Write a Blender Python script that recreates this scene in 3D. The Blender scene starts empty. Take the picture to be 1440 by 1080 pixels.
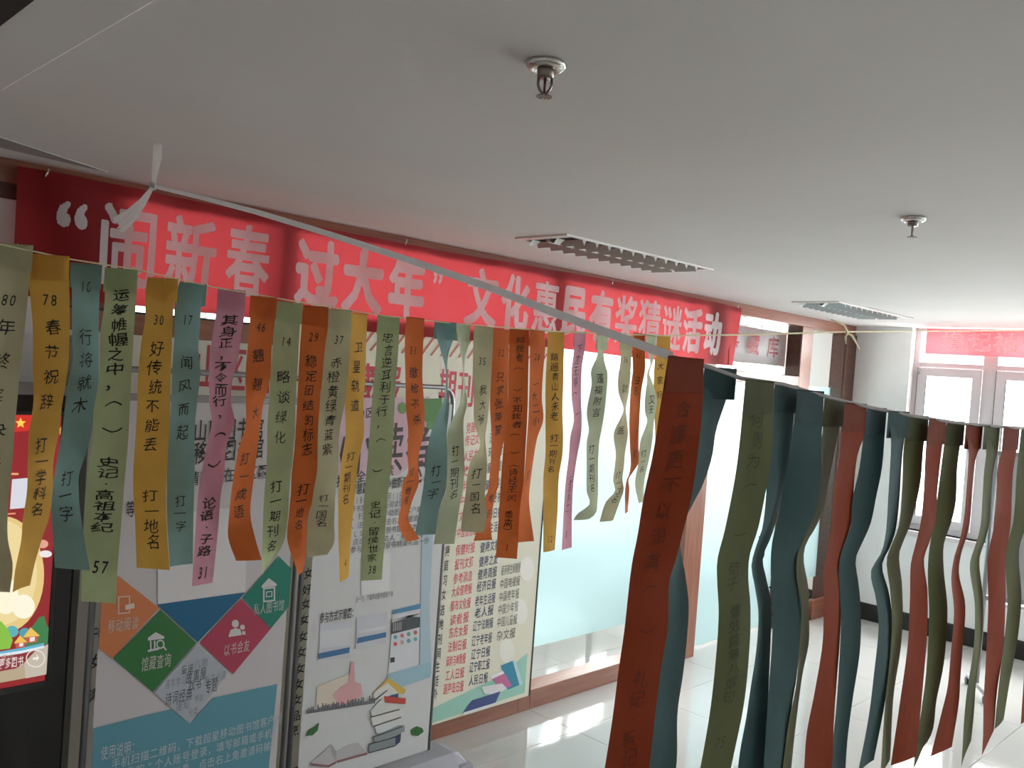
import bpy, bmesh, math, random
from math import radians, sin, cos, pi, sqrt
from mathutils import Vector, Matrix

SC = bpy.context.scene
COL = SC.collection
random.seed(7)

# ------------------------------------------------------------------ camera
HC = 2.0                    # lens height over the floor (phone held overhead)
FPX = 1235.0
_rho, _p, _psi = radians(4.2), radians(1.07), radians(45)
_h = Vector((cos(_psi), sin(_psi), 0)); _r = Vector((sin(_psi), -cos(_psi), 0)); _z = Vector((0, 0, 1))
CF = cos(_p)*_h - sin(_p)*_z
_u0 = sin(_p)*_h + cos(_p)*_z
CR = cos(_rho)*_r + sin(_rho)*_u0
CU = -sin(_rho)*_r + cos(_rho)*_u0
CO = Vector((0, 0, HC))
cam = bpy.data.cameras.new('camera'); cam.sensor_width = 36; cam.lens = FPX*36/1440
cam.clip_start = 0.02; cam.clip_end = 100
camo = bpy.data.objects.new('camera', cam); COL.objects.link(camo)
M = Matrix((CR, CU, -CF)).transposed().to_4x4(); M.translation = CO
camo.matrix_world = M
SC.camera = camo

# ------------------------------------------------------------------ world, light, exposure
W = bpy.data.worlds.new('sky'); SC.world = W; W.use_nodes = True
bg = W.node_tree.nodes['Background']; bg.inputs[0].default_value = (0.86, 0.93, 1.0, 1); bg.inputs[1].default_value = 4.0
SC.view_settings.view_transform = 'Standard'; SC.view_settings.look = 'None'
SC.view_settings.gamma = 1; SC.view_settings.use_curve_mapping = False
SC.view_settings.exposure = 0.06
SC.cycles.use_denoising = True
SC.cycles.max_bounces = 10; SC.cycles.diffuse_bounces = 6; SC.cycles.transparent_max_bounces = 16
SC.cycles.sample_clamp_indirect = 8

def area(name, loc, rot, sx, sy, power, color=(1, 1, 1)):
    l = bpy.data.lights.new(name, 'AREA'); l.shape = 'RECTANGLE'; l.size = sx; l.size_y = sy
    l.energy = power; l.color = color
    o = bpy.data.objects.new(name, l); COL.objects.link(o); o.location = loc; o.rotation_euler = rot
    return o
FACE_MX = (0, radians(72), 0)          # light shining towards -X
DAY = (1.0, 0.985, 0.97)
area('daylight_front_window', (9.1, 1.6, 2.4), FACE_MX, 2.6, 4.2, 820, DAY)
area('daylight_side_window', (9.1, -1.9, 2.4), FACE_MX, 2.6, 3.0, 420, DAY)
area('daylight_inner_window', (9.1, 5.8, 2.3), FACE_MX, 2.6, 4.0, 620, DAY)
area('daylight_rear_window', (4.0, 8.4, 1.8), (radians(-90), 0, 0), 6.5, 2.2, 430, DAY)

# ------------------------------------------------------------------ materials
def nt(name):
    m = bpy.data.materials.new(name); m.use_nodes = True
    t = m.node_tree; b = t.nodes['Principled BSDF']
    return m, t, b
def S(b, k, v):
    if k in b.inputs: b.inputs[k].default_value = v
def rgba(c): return (c[0], c[1], c[2], 1)
def plain(name, c, rough=0.6, metal=0, var=0.06, scale=8, bump=0.0, bscale=60, spec=0.5):
    m, t, b = nt(name)
    S(b, 'Roughness', rough); S(b, 'Metallic', metal); S(b, 'Specular IOR Level', spec)
    tc = t.nodes.new('ShaderNodeTexCoord')
    n = t.nodes.new('ShaderNodeTexNoise'); n.inputs['Scale'].default_value = scale; n.inputs['Detail'].default_value = 3
    t.links.new(tc.outputs['Object'], n.inputs['Vector'])
    r = t.nodes.new('ShaderNodeValToRGB')
    r.color_ramp.elements[0].position = 0.3; r.color_ramp.elements[1].position = 0.7
    r.color_ramp.elements[0].color = rgba([x*(1-var) for x in c]); r.color_ramp.elements[1].color = rgba([min(1, x*(1+var)) for x in c])
    t.links.new(n.outputs['Fac'], r.inputs['Fac']); t.links.new(r.outputs['Color'], b.inputs['Base Color'])
    if bump:
        n2 = t.nodes.new('ShaderNodeTexNoise'); n2.inputs['Scale'].default_value = bscale
        t.links.new(tc.outputs['Object'], n2.inputs['Vector'])
        bp = t.nodes.new('ShaderNodeBump'); bp.inputs['Strength'].default_value = bump; bp.inputs['Distance'].default_value = 0.004
        t.links.new(n2.outputs['Fac'], bp.inputs['Height']); t.links.new(bp.outputs['Normal'], b.inputs['Normal'])
    return m
def wood(name, c1, c2, rough=0.32, axis=2):
    m, t, b = nt(name); S(b, 'Roughness', rough)
    tc = t.nodes.new('ShaderNodeTexCoord'); mp = t.nodes.new('ShaderNodeMapping')
    s = [14, 14, 14]; s[axis] = 1.2; mp.inputs['Scale'].default_value = s
    t.links.new(tc.outputs['Object'], mp.inputs['Vector'])
    n = t.nodes.new('ShaderNodeTexNoise'); n.inputs['Scale'].default_value = 2.5; n.inputs['Detail'].default_value = 6
    t.links.new(mp.outputs['Vector'], n.inputs['Vector'])
    r = t.nodes.new('ShaderNodeValToRGB'); r.color_ramp.elements[0].position = .3; r.color_ramp.elements[1].position = .7
    r.color_ramp.elements[0].color = rgba(c1); r.color_ramp.elements[1].color = rgba(c2)
    t.links.new(n.outputs['Fac'], r.inputs['Fac']); t.links.new(r.outputs['Color'], b.inputs['Base Color'])
    return m
def sheet(name, c, trans=0.18, rough=0.75, var=0.05, bump=0.25, bscale=30, tcol=None):
    """thin paper or cloth: diffuse front, some light through from behind"""
    m, t, b = nt(name); out = t.nodes['Material Output']
    S(b, 'Roughness', rough); S(b, 'Specular IOR Level', 0.25)
    tc = t.nodes.new('ShaderNodeTexCoord'); n = t.nodes.new('ShaderNodeTexNoise')
    n.inputs['Scale'].default_value = 22; n.inputs['Detail'].default_value = 4
    t.links.new(tc.outputs['Object'], n.inputs['Vector'])
    r = t.nodes.new('ShaderNodeValToRGB'); r.color_ramp.elements[0].position = .3; r.color_ramp.elements[1].position = .7
    r.color_ramp.elements[0].color = rgba([x*(1-var) for x in c]); r.color_ramp.elements[1].color = rgba([min(1, x*(1+var)) for x in c])
    t.links.new(n.outputs['Fac'], r.inputs['Fac']); t.links.new(r.outputs['Color'], b.inputs['Base Color'])
    n2 = t.nodes.new('ShaderNodeTexNoise'); n2.inputs['Scale'].default_value = bscale; n2.inputs['Detail'].default_value = 3
    t.links.new(tc.outputs['Object'], n2.inputs['Vector'])
    bp = t.nodes.new('ShaderNodeBump'); bp.inputs['Strength'].default_value = bump; bp.inputs['Distance'].default_value = 0.006
    t.links.new(n2.outputs['Fac'], bp.inputs['Height']); t.links.new(bp.outputs['Normal'], b.inputs['Normal'])
    tr = t.nodes.new('ShaderNodeBsdfTranslucent')
    if tcol: tr.inputs['Color'].default_value = rgba(tcol)
    else: t.links.new(r.outputs['Color'], tr.inputs['Color'])
    mx = t.nodes.new('ShaderNodeMixShader'); mx.inputs[0].default_value = trans
    t.links.new(b.outputs[0], mx.inputs[1]); t.links.new(tr.outputs[0], mx.inputs[2]); t.links.new(mx.outputs[0], out.inputs['Surface'])
    return m
def glow(name, c, s=1.0):
    m, t, b = nt(name); S(b, 'Base Color', (0.01, 0.01, 0.01, 1)); S(b, 'Roughness', 0.3)
    S(b, 'Emission Color', rgba(c)); S(b, 'Emission Strength', s)
    return m
def clear_glass(name, tint=(0.97, 0.985, 0.98)):
    m, t, b = nt(name); out = t.nodes['Material Output']; t.nodes.remove(b)
    tp = t.nodes.new('ShaderNodeBsdfTransparent'); tp.inputs[0].default_value = rgba(tint)
    gl = t.nodes.new('ShaderNodeBsdfGlossy'); gl.inputs['Roughness'].default_value = 0.03
    fr = t.nodes.new('ShaderNodeFresnel'); fr.inputs['IOR'].default_value = 1.12
    mx = t.nodes.new('ShaderNodeMixShader')
    ge = t.nodes.new('ShaderNodeNewGeometry'); iv = t.nodes.new('ShaderNodeMath'); iv.operation = 'MULTIPLY_ADD'; iv.inputs[1].default_value = -.25; iv.inputs[2].default_value = .25
    mu = t.nodes.new('ShaderNodeMath'); mu.operation = 'MULTIPLY'
    t.links.new(ge.outputs['Backfacing'], iv.inputs[0]); t.links.new(iv.outputs[0], mu.inputs[0]); t.links.new(fr.outputs[0], mu.inputs[1])
    t.links.new(mu.outputs[0], mx.inputs[0]); t.links.new(tp.outputs[0], mx.inputs[1]); t.links.new(gl.outputs[0], mx.inputs[2])
    t.links.new(mx.outputs[0], out.inputs['Surface'])
    return m
def frosted(name, c=(0.56, 0.74, 0.77)):
    m, t, b = nt(name); out = t.nodes['Material Output']; t.nodes.remove(b)
    rf = t.nodes.new('ShaderNodeBsdfRefraction'); rf.inputs['Color'].default_value = rgba(c)
    rf.inputs['Roughness'].default_value = 0.55; rf.inputs['IOR'].default_value = 1.25
    tr = t.nodes.new('ShaderNodeBsdfTranslucent'); tr.inputs['Color'].default_value = rgba(c)
    df = t.nodes.new('ShaderNodeBsdfDiffuse'); df.inputs['Color'].default_value = rgba([x*0.9 for x in c])
    m1 = t.nodes.new('ShaderNodeMixShader'); m1.inputs[0].default_value = 0.5
    m2 = t.nodes.new('ShaderNodeMixShader'); m2.inputs[0].default_value = 0.22
    t.links.new(rf.outputs[0], m1.inputs[1]); t.links.new(tr.outputs[0], m1.inputs[2])
    t.links.new(m1.outputs[0], m2.inputs[1]); t.links.new(df.outputs[0], m2.inputs[2])
    t.links.new(m2.outputs[0], out.inputs['Surface'])
    return m

MT = {}
MT['paint'] = plain('white_wall_paint', (0.74, 0.74, 0.73), 0.8, var=.02, bump=.05)
MT['ceil'] = plain('ceiling_paint', (0.70, 0.68, 0.66), 0.9, var=.025, scale=1.5, bump=.04)
MT['tile'] = plain('polished_floor_tile', (0.53, 0.52, 0.50), 0.07, var=.03, scale=1.2)
MT['grout'] = plain('grout', (0.35, 0.34, 0.32), 0.8)
MT['wood'] = wood('reddish_brown_wood', (0.20, 0.075, 0.045), (0.30, 0.12, 0.07))
MT['woodh'] = wood('reddish_brown_wood_rail', (0.20, 0.075, 0.045), (0.30, 0.12, 0.07), axis=0)
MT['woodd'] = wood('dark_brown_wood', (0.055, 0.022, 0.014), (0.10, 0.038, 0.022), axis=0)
MT['skirt'] = plain('black_skirting', (0.012, 0.012, 0.012), 0.25)
MT['glass'] = clear_glass('clear_glass')
MT['film'] = frosted('frosted_cyan_film')
MT['pvc'] = plain('white_window_plastic', (0.62, 0.58, 0.59), 0.4, var=.02)
MT['gasket'] = plain('black_gasket', (0.03, 0.03, 0.03), 0.6)
MT['chrome'] = plain('chrome', (0.75, 0.74, 0.72), 0.12, metal=1)
MT['brass'] = plain('sprinkler_metal', (0.30, 0.27, 0.25), 0.3, metal=1)
MT['alu'] = plain('grey_tube_metal', (0.30, 0.31, 0.33), 0.35, metal=.7)
MT['aludark'] = plain('grey_green_frame', (0.20, 0.21, 0.18), 0.45, metal=.2)
MT['basegrey'] = plain('grey_plastic_base', (0.34, 0.35, 0.40), 0.45)
MT['louver'] = plain('louver_metal', (0.42, 0.42, 0.42), 0.3, metal=.6)
MT['louverin'] = plain('louver_reflector', (0.75, 0.74, 0.72), 0.35, metal=.3)
MT['dark'] = plain('dark_recess', (0.02, 0.02, 0.02), 0.7)
MT['blackpl'] = plain('black_gloss_plastic', (0.012, 0.012, 0.013), 0.25)
MT['black'] = plain('black_print', (0.02, 0.02, 0.02), 0.7)
MT['ink'] = plain('black_ink', (0.025, 0.022, 0.02), 0.7)
MT['string'] = plain('pale_yellow_string', (0.72, 0.66, 0.42), 0.6)
MT['tassel'] = sheet('shiny_film_tail', (0.92, 0.91, 0.90), .25, .2, bump=.3)
MT['tape'] = sheet('white_film_tape', (0.62, 0.60, 0.60), .25, .35)
MT['cloth'] = sheet('red_banner_cloth', (0.24, 0.013, 0.018), .48, .6, bump=.08, tcol=(0.72, 0.075, 0.085))
MT['clothtxt'] = sheet('banner_white_print', (0.66, 0.60, 0.62), .3, .6, bump=.05, tcol=(0.95, 0.84, 0.86))
PAPER = {
    'yellow': (0.80, 0.47, 0.10), 'teal': (0.26, 0.43, 0.41), 'green': (0.52, 0.62, 0.35), 'tan': (0.62, 0.60, 0.38),
    'orange': (0.74, 0.19, 0.05), 'pink': (0.80, 0.40, 0.52), 'pale': (0.58, 0.66, 0.46),
}
NEAR = {'teal': (0.07, 0.14, 0.145), 'green': (0.15, 0.17, 0.075), 'orange': (0.34, 0.055, 0.018)}  # far-string hues as seen backlit, the shade put into the paper colour
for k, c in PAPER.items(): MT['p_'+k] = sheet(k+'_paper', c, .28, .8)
for k, c in NEAR.items(): MT['n_'+k] = sheet(k+'_shaded_paper', c, .12, .8)
for k, c in NEAR.items(): MT['f_'+k] = sheet(k+'_shaded_double_paper', [x*.72 for x in c], .05, .8); MT['i_'+k] = plain('faded_ink_on_'+k, [x*0.55 for x in c], .8)  # flap colour also darkened for the light two layers hold back

_pr = {}
def pr(c, trans=False):
    """printed colour (cached)"""
    k = (tuple(round(x, 3) for x in c), trans)
    if k not in _pr: _pr[k] = plain('print_%d' % len(_pr), c, 0.55, var=.015)
    return _pr[k]
def ng(c, s=1.0):
    k = (tuple(round(x, 3) for x in c), s)
    if k not in _pr: _pr[k] = glow('screen_colour_%d' % len(_pr), c, s)
    return _pr[k]

# ------------------------------------------------------------------ object helpers
def link(name, me, mat, parent=None):
    o = bpy.data.objects.new(name, me); COL.objects.link(o)
    if mat is not None:
        for m in (mat if isinstance(mat, (list, tuple)) else [mat]): me.materials.append(m)
    if parent is not None: o.parent = parent
    return o
def pm(name, V, F, mat, parent=None, smooth=False):
    me = bpy.data.meshes.new(name); me.from_pydata([tuple(v) for v in V], [], F); me.update()
    if smooth:
        for p in me.polygons: p.use_smooth = True
    return link(name, me, mat, parent)
def empty(name, loc=(0, 0, 0)):
    o = bpy.data.objects.new(name, None); COL.objects.link(o); o.location = (0, 0, 0); o.empty_display_size = .05
    return o
def tag(o, label=None, cat=None, group=None, kind=None):
    if label: o['label'] = label
    if cat: o['category'] = cat
    if group: o['group'] = group
    if kind: o['kind'] = kind
    return o
class MB:
    def __init__(s): s.bm = bmesh.new()
    def box(s, a, b, bevel=0):
        a, b = [min(x, y) for x, y in zip(a, b)], [max(x, y) for x, y in zip(a, b)]
        v = [s.bm.verts.new((x, y, z)) for x in (a[0], b[0]) for y in (a[1], b[1]) for z in (a[2], b[2])]
        fs = [s.bm.faces.new([v[i] for i in f]) for f in ((0, 1, 3, 2), (4, 6, 7, 5), (0, 4, 5, 1), (2, 3, 7, 6), (0, 2, 6, 4), (1, 5, 7, 3))]
        if bevel:
            es = set(e for f in fs for e in f.edges)
            bmesh.ops.bevel(s.bm, geom=list(es), offset=bevel, segments=2, affect='EDGES', profile=.5)
        return s
    def tube(s, pts, r, n=10, cap=True):
        pts = [Vector(p) for p in pts]; rr = r if isinstance(r, (list, tuple)) else [r]*len(pts)
        rings = []; up = None
        for i, p in enumerate(pts):
            d = (pts[min(i+1, len(pts)-1)]-pts[max(i-1, 0)]).normalized()
            if up is None: up = Vector((0, 0, 1)) if abs(d.z) < .9 else Vector((1, 0, 0))
            a = d.cross(up).normalized(); b = a.cross(d).normalized(); up = b
            rings.append([s.bm.verts.new(p+rr[i]*(cos(2*pi*k/n)*a+sin(2*pi*k/n)*b)) for k in range(n)])
        for A, B in zip(rings, rings[1:]):
            for k in range(n): s.bm.faces.new((A[k], A[(k+1) % n], B[(k+1) % n], B[k])).smooth = True
        if cap:
            s.bm.faces.new(rings[0][::-1]); s.bm.faces.new(rings[-1])
        return s
    def lathe(s, c, prof, n=28):
        """profile list of (radius, z) about a vertical axis through c"""
        c = Vector(c); rings = [[s.bm.verts.new(c+Vector((r*cos(2*pi*k/n), r*sin(2*pi*k/n), z))) for k in range(n)] for r, z in prof]
        for A, B in zip(rings, rings[1:]):
            for k in range(n): s.bm.faces.new((A[k], A[(k+1) % n], B[(k+1) % n], B[k])).smooth = True
        return s
    def build(s, name, mat, parent=None):
        bmesh.ops.recalc_face_normals(s.bm, faces=s.bm.faces)
        me = bpy.data.meshes.new(name); s.bm.to_mesh(me); s.bm.free()
        return link(name, me, mat, parent)
def box(name, a, b, mat, parent=None, bevel=0): return MB().box(a, b, bevel).build(name, mat, parent)
def struct(o): o['kind'] = 'structure'; return o

# ------------------------------------------------------------------ measuring helpers
# Sizes and places were surveyed from the photograph: a sight line is intersected with
# the real wall, floor, ceiling or string plane the thing belongs to.
def ray(x, y): return (CF*FPX + (x-720)*CR - (y-540)*CU)/FPX
def onY(x, y, Y): d = ray(x, y); return CO + d*(Y/d.y)
def onX(x, y, X): d = ray(x, y); return CO + d*(X/d.x)
def onZ(x, y, Z): d = ray(x, y); return CO + d*((Z-HC)/d.z)
def onP(x, y, P, n): d = ray(x, y); return CO + d*((P-CO).dot(n)/d.dot(n))

# ------------------------------------------------------------------ glyphs
_cu = bpy.data.curves.new('glyph_source', 'FONT'); _cu.resolution_u = 2
_to = bpy.data.objects.new('glyph_source', _cu); COL.objects.link(_to)
_gc = {}
def glyph(ch, bold=0.0, fine=False):
    k = (ch, bold, fine)
    if k not in _gc:
        _cu.body = ch; _cu.offset = bold; bpy.context.view_layer.update()
        ev = _to.evaluated_get(bpy.context.evaluated_depsgraph_get()); m = ev.to_mesh()
        wide = ord(ch) > 0x2e80
        V = [(v.co.x, v.co.y) for v in m.vertices]; F = [tuple(p.vertices) for p in m.polygons]
        ev.to_mesh_clear()
        if fine and V:
            b_ = bmesh.new(); vs = [b_.verts.new((x, y, 0)) for x, y in V]
            for f in F:
                try: b_.faces.new([vs[i] for i in f])
                except ValueError: pass
            for ax, no in ((0, (1, 0, 0)), (1, (0, 1, 0))):
                k2 = -.2
                while k2 < 1.1:
                    bmesh.ops.bisect_plane(b_, geom=b_.verts[:]+b_.edges[:]+b_.faces[:], plane_co=(k2 if ax == 0 else 0, k2 if ax == 1 else 0, 0), plane_no=no)
                    k2 += .09
            b_.verts.index_update()
            V = [(v.co.x, v.co.y) for v in b_.verts]; F = [tuple(v.index for v in f.verts) for f in b_.faces]; b_.free()
        if V:
            if wide: cx, cy = 0.5, 0.375
            else:
                cx = (min(v[0] for v in V)+max(v[0] for v in V))/2; cy = 0.345
            V = [(x-cx, y-cy) for x, y in V]
        adv = 1.0 if wide else ((max(v[0] for v in V)-min(v[0] for v in V))+.08 if V else .3)
        _gc[k] = (V, F, adv)
    return _gc[k]
_hc = {}
def heavy(ch, d, fine=True):
    """bold glyph: its outline is thickened by d on a fine grid and re-meshed as one flat layer"""
    if (ch, d) in _hc: return _hc[(ch, d)]
    import numpy as np
    V, F, a = glyph(ch, 0.0); R = 110; lo = -.62; st = 1.24/R
    g = np.zeros((R, R), bool); gx, gy = np.meshgrid(lo+(np.arange(R)+.5)*st, lo+(np.arange(R)+.5)*st)
    for f in F:
        p = [V[i] for i in f]
        for k in range(1, len(p)-1):
            A, B, C = p[0], p[k], p[k+1]
            c1 = (B[0]-A[0])*(gy-A[1])-(B[1]-A[1])*(gx-A[0]); c2 = (C[0]-B[0])*(gy-B[1])-(C[1]-B[1])*(gx-B[0]); c3 = (A[0]-C[0])*(gy-C[1])-(A[1]-C[1])*(gx-C[0])
            g |= ((c1 >= 0) & (c2 >= 0) & (c3 >= 0)) | ((c1 <= 0) & (c2 <= 0) & (c3 <= 0))
    r = d/st; h = g.copy(); m = int(math.ceil(r))
    for dy in range(-m, m+1):
        for dx in range(-m, m+1):
            if dx*dx+dy*dy <= r*r+.3: h |= np.roll(np.roll(g, dy, 0), dx, 1)
    VV = []; FF = []
    for y in range(R):
        x = 0
        while x < R:
            if h[y, x]:
                e = x
                while e < R and h[y, e] and e-x < 8: e += 1
                o = len(VV)
                VV += [(lo+x*st, lo+y*st), (lo+e*st, lo+y*st), (lo+e*st, lo+(y+1)*st), (lo+x*st, lo+(y+1)*st)]
                FF.append((o, o+1, o+2, o+3)); x = e
            else: x += 1
    _hc[(ch, d)] = (VV, FF, a)
    return _hc[(ch, d)]
class TX:
    """collects flat printed shapes and lettering mapped onto a surface"""
    def __init__(s): s.V = []; s.F = []
    def add(s, V, F):
        o = len(s.V); s.V += V; s.F += [tuple(i+o for i in f) for f in F]
    def build(s, name, mat, parent=None):
        if not s.V: return None
        o = pm(name, s.V, s.F, mat, parent)
        if name != 'character': o['kind'] = 'stuff'
        return o
def text_line(tx, txt, A, B, h, bold=0.0, up=Vector((0, 0, 1)), off=Vector((0, 0, 0)), wf=0.95):
    """letters spread from A to B (centres of the first and last), upright, height h"""
    n = len(txt); A = Vector(A); B = Vector(B)
    if n == 1: B = A
    d = (B-A)/(n-1) if n > 1 else None
    rx = (B-A).normalized() if n > 1 else Vector((1, 0, 0))
    w = min(h, d.length*wf) if n > 1 else h
    for i, ch in enumerate(txt):
        if ch == ' ': continue
        c = A + (d*i if d else Vector())
        V, F, a = glyph(ch, min(bold, .012))
        tx.add([c+rx*(x*w)+up*(y*h)+off for x, y in V], F)

# ================================================================== THE ROOM
D1, D2, H = 3.46, 7.8, 2.6
YB = D1+0.13            # back face of the glass partition
XL, YF = -3.2, -3.4     # left and front limits of the room
floor = struct(empty('floor'))
struct(box('floor_screed', (XL-.2, YF-.2, -.12), (8.2, 8.0, -.012), MT['grout'], floor))
def tiles():
    g = .0012; bmx = MB().box((g, g, -.012), (.8-g, .8-g, 0), bevel=.0012)
    me = None
    for X0 in [3.0+.8*i for i in range(-8, 7)]:
        for Y0 in [3.1+.8*j for j in range(-8, 7)]:
            if X0 < XL-.5 or X0 > 8.0 or Y0 < YF-.6 or Y0 > 7.6: continue
            if me is None:
                o = bmx.build('tile', MT['tile'], floor); me = o.data
            else:
                o = bpy.data.objects.new('tile', me); COL.objects.link(o); o.parent = floor
            o.location = (X0, Y0, 0)
tiles()
ceiling = struct(empty('ceiling'))
struct(box('ceiling_slab', (XL, YF, H), (D2+.25, 7.8, H+.12), MT['ceil'], ceiling))
# lower soffit over the left part of the room with its rounded black end slot
struct(box('soffit_panel', (XL, YF, H-.012), (.615, 2.55, H), MT['ceil'], ceiling, bevel=.004))
struct(box('shadow_gap', (-1.2, 1.2, H-.016), (.475, 2.0, H-.010), MT['dark'], ceiling, bevel=.002))
# thin tapering wedge, darker than the ceiling, near the glass wall
a = onZ(-60, 172, H); b = onZ(-60, 192, H); c = onZ(152, 241, H)
pm('ceiling_wedge', [a-Vector((0,0,.004)), b-Vector((0,0,.004)), c-Vector((0,0,.004)), a-Vector((0,0,.0002)), b-Vector((0,0,.0002)), c-Vector((0,0,.0002))],
   [(0, 1, 2), (5, 4, 3), (0, 3, 4, 1), (1, 4, 5, 2), (2, 5, 3, 0)], pr((.33, .32, .31)), ceiling)

wl = struct(box('wall_left', (XL-.15, YF, 0), (XL, 7.8, H), MT['paint']))
wf = struct(box('wall_front', (XL-.15, YF-.15, 0), (D2+.25, YF, H), MT['paint']))

# right wall with its windows (thickness .25)
wr = struct(empty('wall_right'))
XR = D2
wins = [(2.96, 1.12, .86), (.72, -1.12, .86), (-1.5, -2.9, .86)]
inner = [(7.3, 5.95, .90), (5.70, 4.15, .90)]
def wall_with_holes(par, holes, y0, y1, name):
    ys = y1
    for (ya, yb, zs) in sorted(holes, key=lambda t: -t[0]):
        box('pier', (XR, ya, 0), (XR+.25, ys, H), MT['paint'], par)
        box('sill_wall', (XR, yb, 0), (XR+.25, ya, zs), MT['paint'], par)
        ys = yb
    box('pier', (XR, y0, 0), (XR+.25, ys, H), MT['paint'], par)
wall_with_holes(wr, wins, YF, D1, 'wall')
wri = struct(empty('wall_right_inner')); wall_with_holes(wri, inner, YB, 7.8, 'wall')
box('pier', (XR, D1, 0), (XR+.25, YB, H), MT['paint'], wr)
# far wall of the room behind the glass
wb = struct(empty('wall_far'))
box('pier', (XL, 7.6, 0), (1.2, 7.8, H), MT['paint'], wb); box('pier', (6.9, 7.6, 0), (XR, 7.8, H), MT['paint'], wb)
box('sill_wall', (1.2, 7.6, 0), (6.9, 7.8, .9), MT['paint'], wb); box('lintel', (1.2, 7.6, 2.45), (6.9, 7.8, H), MT['paint'], wb)
struct(box('baseboard_right', (XR-.015, YF, 0), (XR, D1, .15), MT['skirt'], None, .003))
struct(box('baseboard_inner', (XR-.015, YB, 0), (XR, 7.6, .15), MT['skirt'], None, .003))
struct(box('baseboard_far', (XL, 7.585, 0), (XR, 7.6, .15), MT['skirt'], None, .003))

XG = XR+.12
def window(n, ya, yb, zs, zt=H, trz=2.285):
    """a run of lights between two reveals: outer frame, transom, mullions, opening sashes, panes, sill"""
    w = struct(empty('window_%d' % n))
    x0, x1 = XG-.03, XG+.03
    f = MB()
    f.box((x0, ya-.045, zs), (x1, ya, zt)); f.box((x0, yb, zs), (x1, yb+.045, zt))
    f.box((x0, yb+.045, zs), (x1, ya-.045, zs+.05)); f.box((x0, yb+.045, zt-.03), (x1, ya-.045, zt))
    f.build('outer_frame', MT['pvc'], w)
    k = max(1, round((ya-yb)/.61)); step = (ya-yb)/k
    box('transom', (x0+.003, yb+.01, trz-.022), (x1-.003, ya-.01, trz+.022), MT['pvc'], w, .003)
    for i in range(k):
        y1, y0 = ya-i*step, ya-(i+1)*step
        if i: box('mullion', (x0-.002, y1-.055, zs+.001), (x1+.002, y1+.055, zt-.001), MT['pvc'], w, .003)
        l, r = y1-(.055 if i else .045), y0+(.055 if i < k-1 else .045)
        s = MB(); sx0, sx1 = x0-.018, x0
        for (p, q) in (((l-.072, zs+.05), (l, trz-.022)), ((r, zs+.05), (r+.072, trz-.022)), ((r+.0722, zs+.0502), (l-.0722, zs+.125)), ((r+.0722, trz-.095), (l-.0722, trz-.0222))):
            s.box((sx0, p[0], p[1]), (sx1-.0005, q[0], q[1]), .002)
        s.build('sash', MT['pvc'], w)
        g = MB()
        g.box((sx0-.001, l-.077, zs+.125), (sx0+.003, l-.072, trz-.095)); g.box((sx0-.001, l+.001, zs+.05), (sx0+.004, l+.004, trz-.022))
        g.build('gasket', MT['gasket'], w)
        box('pane', (XG+.006, r+.06, zs+.11), (XG+.010, l-.06, trz-.08), MT['glass'], w)
        box('pane', (XG+.006, r-.002, trz+.02), (XG+.010, l+.002, zt-.03), MT['glass'], w)
        if i == 0:
            MB().tube([(sx0-.012, l-.01, 2.20), (sx0-.012, l-.01, 2.245)], .008).build('hinge', MT['alu'], w)
            MB().box((sx0-.03, r+.03, 1.45), (sx0-.004, r+.045, 1.58), .004).build('window_handle', MT['pvc'], w)
    box('sill', (XR-.04, yb-.03, zs-.03), (XR+.10, ya+.03, zs), MT['pvc'], w, .005)
    return w
for i, (a_, b_, z_) in enumerate(wins): window(i+1, a_, b_, z_)
for i, (a_, b_, z_) in enumerate(inner): window(i+4, a_, b_, z_, trz=2.0)
# far window of the inner room
wfw = struct(empty('window_6'))
for i in range(8):
    x = 1.2+i*5.7/7; box('mullion', (x-.03, 7.66, .9), (x+.03, 7.72, 2.45), MT['pvc'], wfw)
box('transom', (1.2, 7.66, 1.95), (6.9, 7.72, 2.0), MT['pvc'], wfw); box('pane', (1.2, 7.685, .9), (6.9, 7.69, 2.45), MT['glass'], wfw)
box('sill', (1.15, 7.54, .87), (6.95, 7.66, .9), MT['pvc'], wfw, .004)

# ---------------- glass partition (wall_back): wooden posts, beams, glass with frosted film
bk = struct(empty('wall_back'))
YG = 3.57
box('painted_panel', (XL, D1, 0), (1.06, YB, 2.49), MT['paint'], bk)
box('head_beam', (XL, D1-.005, 2.515), (D2, YB, 2.6), MT['woodh'], bk, .003)
box('wood_band', (XL, D1-.004, 2.46), (1.06, D1+.01, 2.515), MT['woodd'], bk, .002)
for x0, x1, z0 in ((1.06, 1.32, 0), (1.94, 2.04, 0), (3.70, 3.80, 0), (5.30, 5.53, 0), (6.80, 6.99, 0), (7.62, 7.80, 0)):
    box('wood_post', (x0, D1, z0), (x1, YB, 2.515), MT['wood'], bk, .003)
for x0, x1 in ((1.32, 1.94), (2.04, 3.70), (5.53, 6.80)):
    box('transom_beam', (x0, D1, 2.02), (x1, YB, 2.10), MT['woodh'], bk, .003)
for x0, x1 in ((1.32, 1.94), (2.04, 3.70), (3.80, 5.30), (6.99, 7.62)):
    box('bottom_rail', (x0, D1, 0), (x1, YB, .115), MT['woodh'], bk, .004)
    full = x0 > 3.75
    box('glass_pane', (x0, YG, .115), (x1, YG+.008, 2.515 if full else 2.02), MT['glass'], bk)
    zt = 2.03 if full else 2.02
    V = [(x0, YG-.002, .32), (x1, YG-.002, .32), (x1, YG-.002, zt), (x0, YG-.002, zt)]
    pm('frosted_film', V, [(0, 1, 2, 3)], MT['film'], bk)
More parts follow.
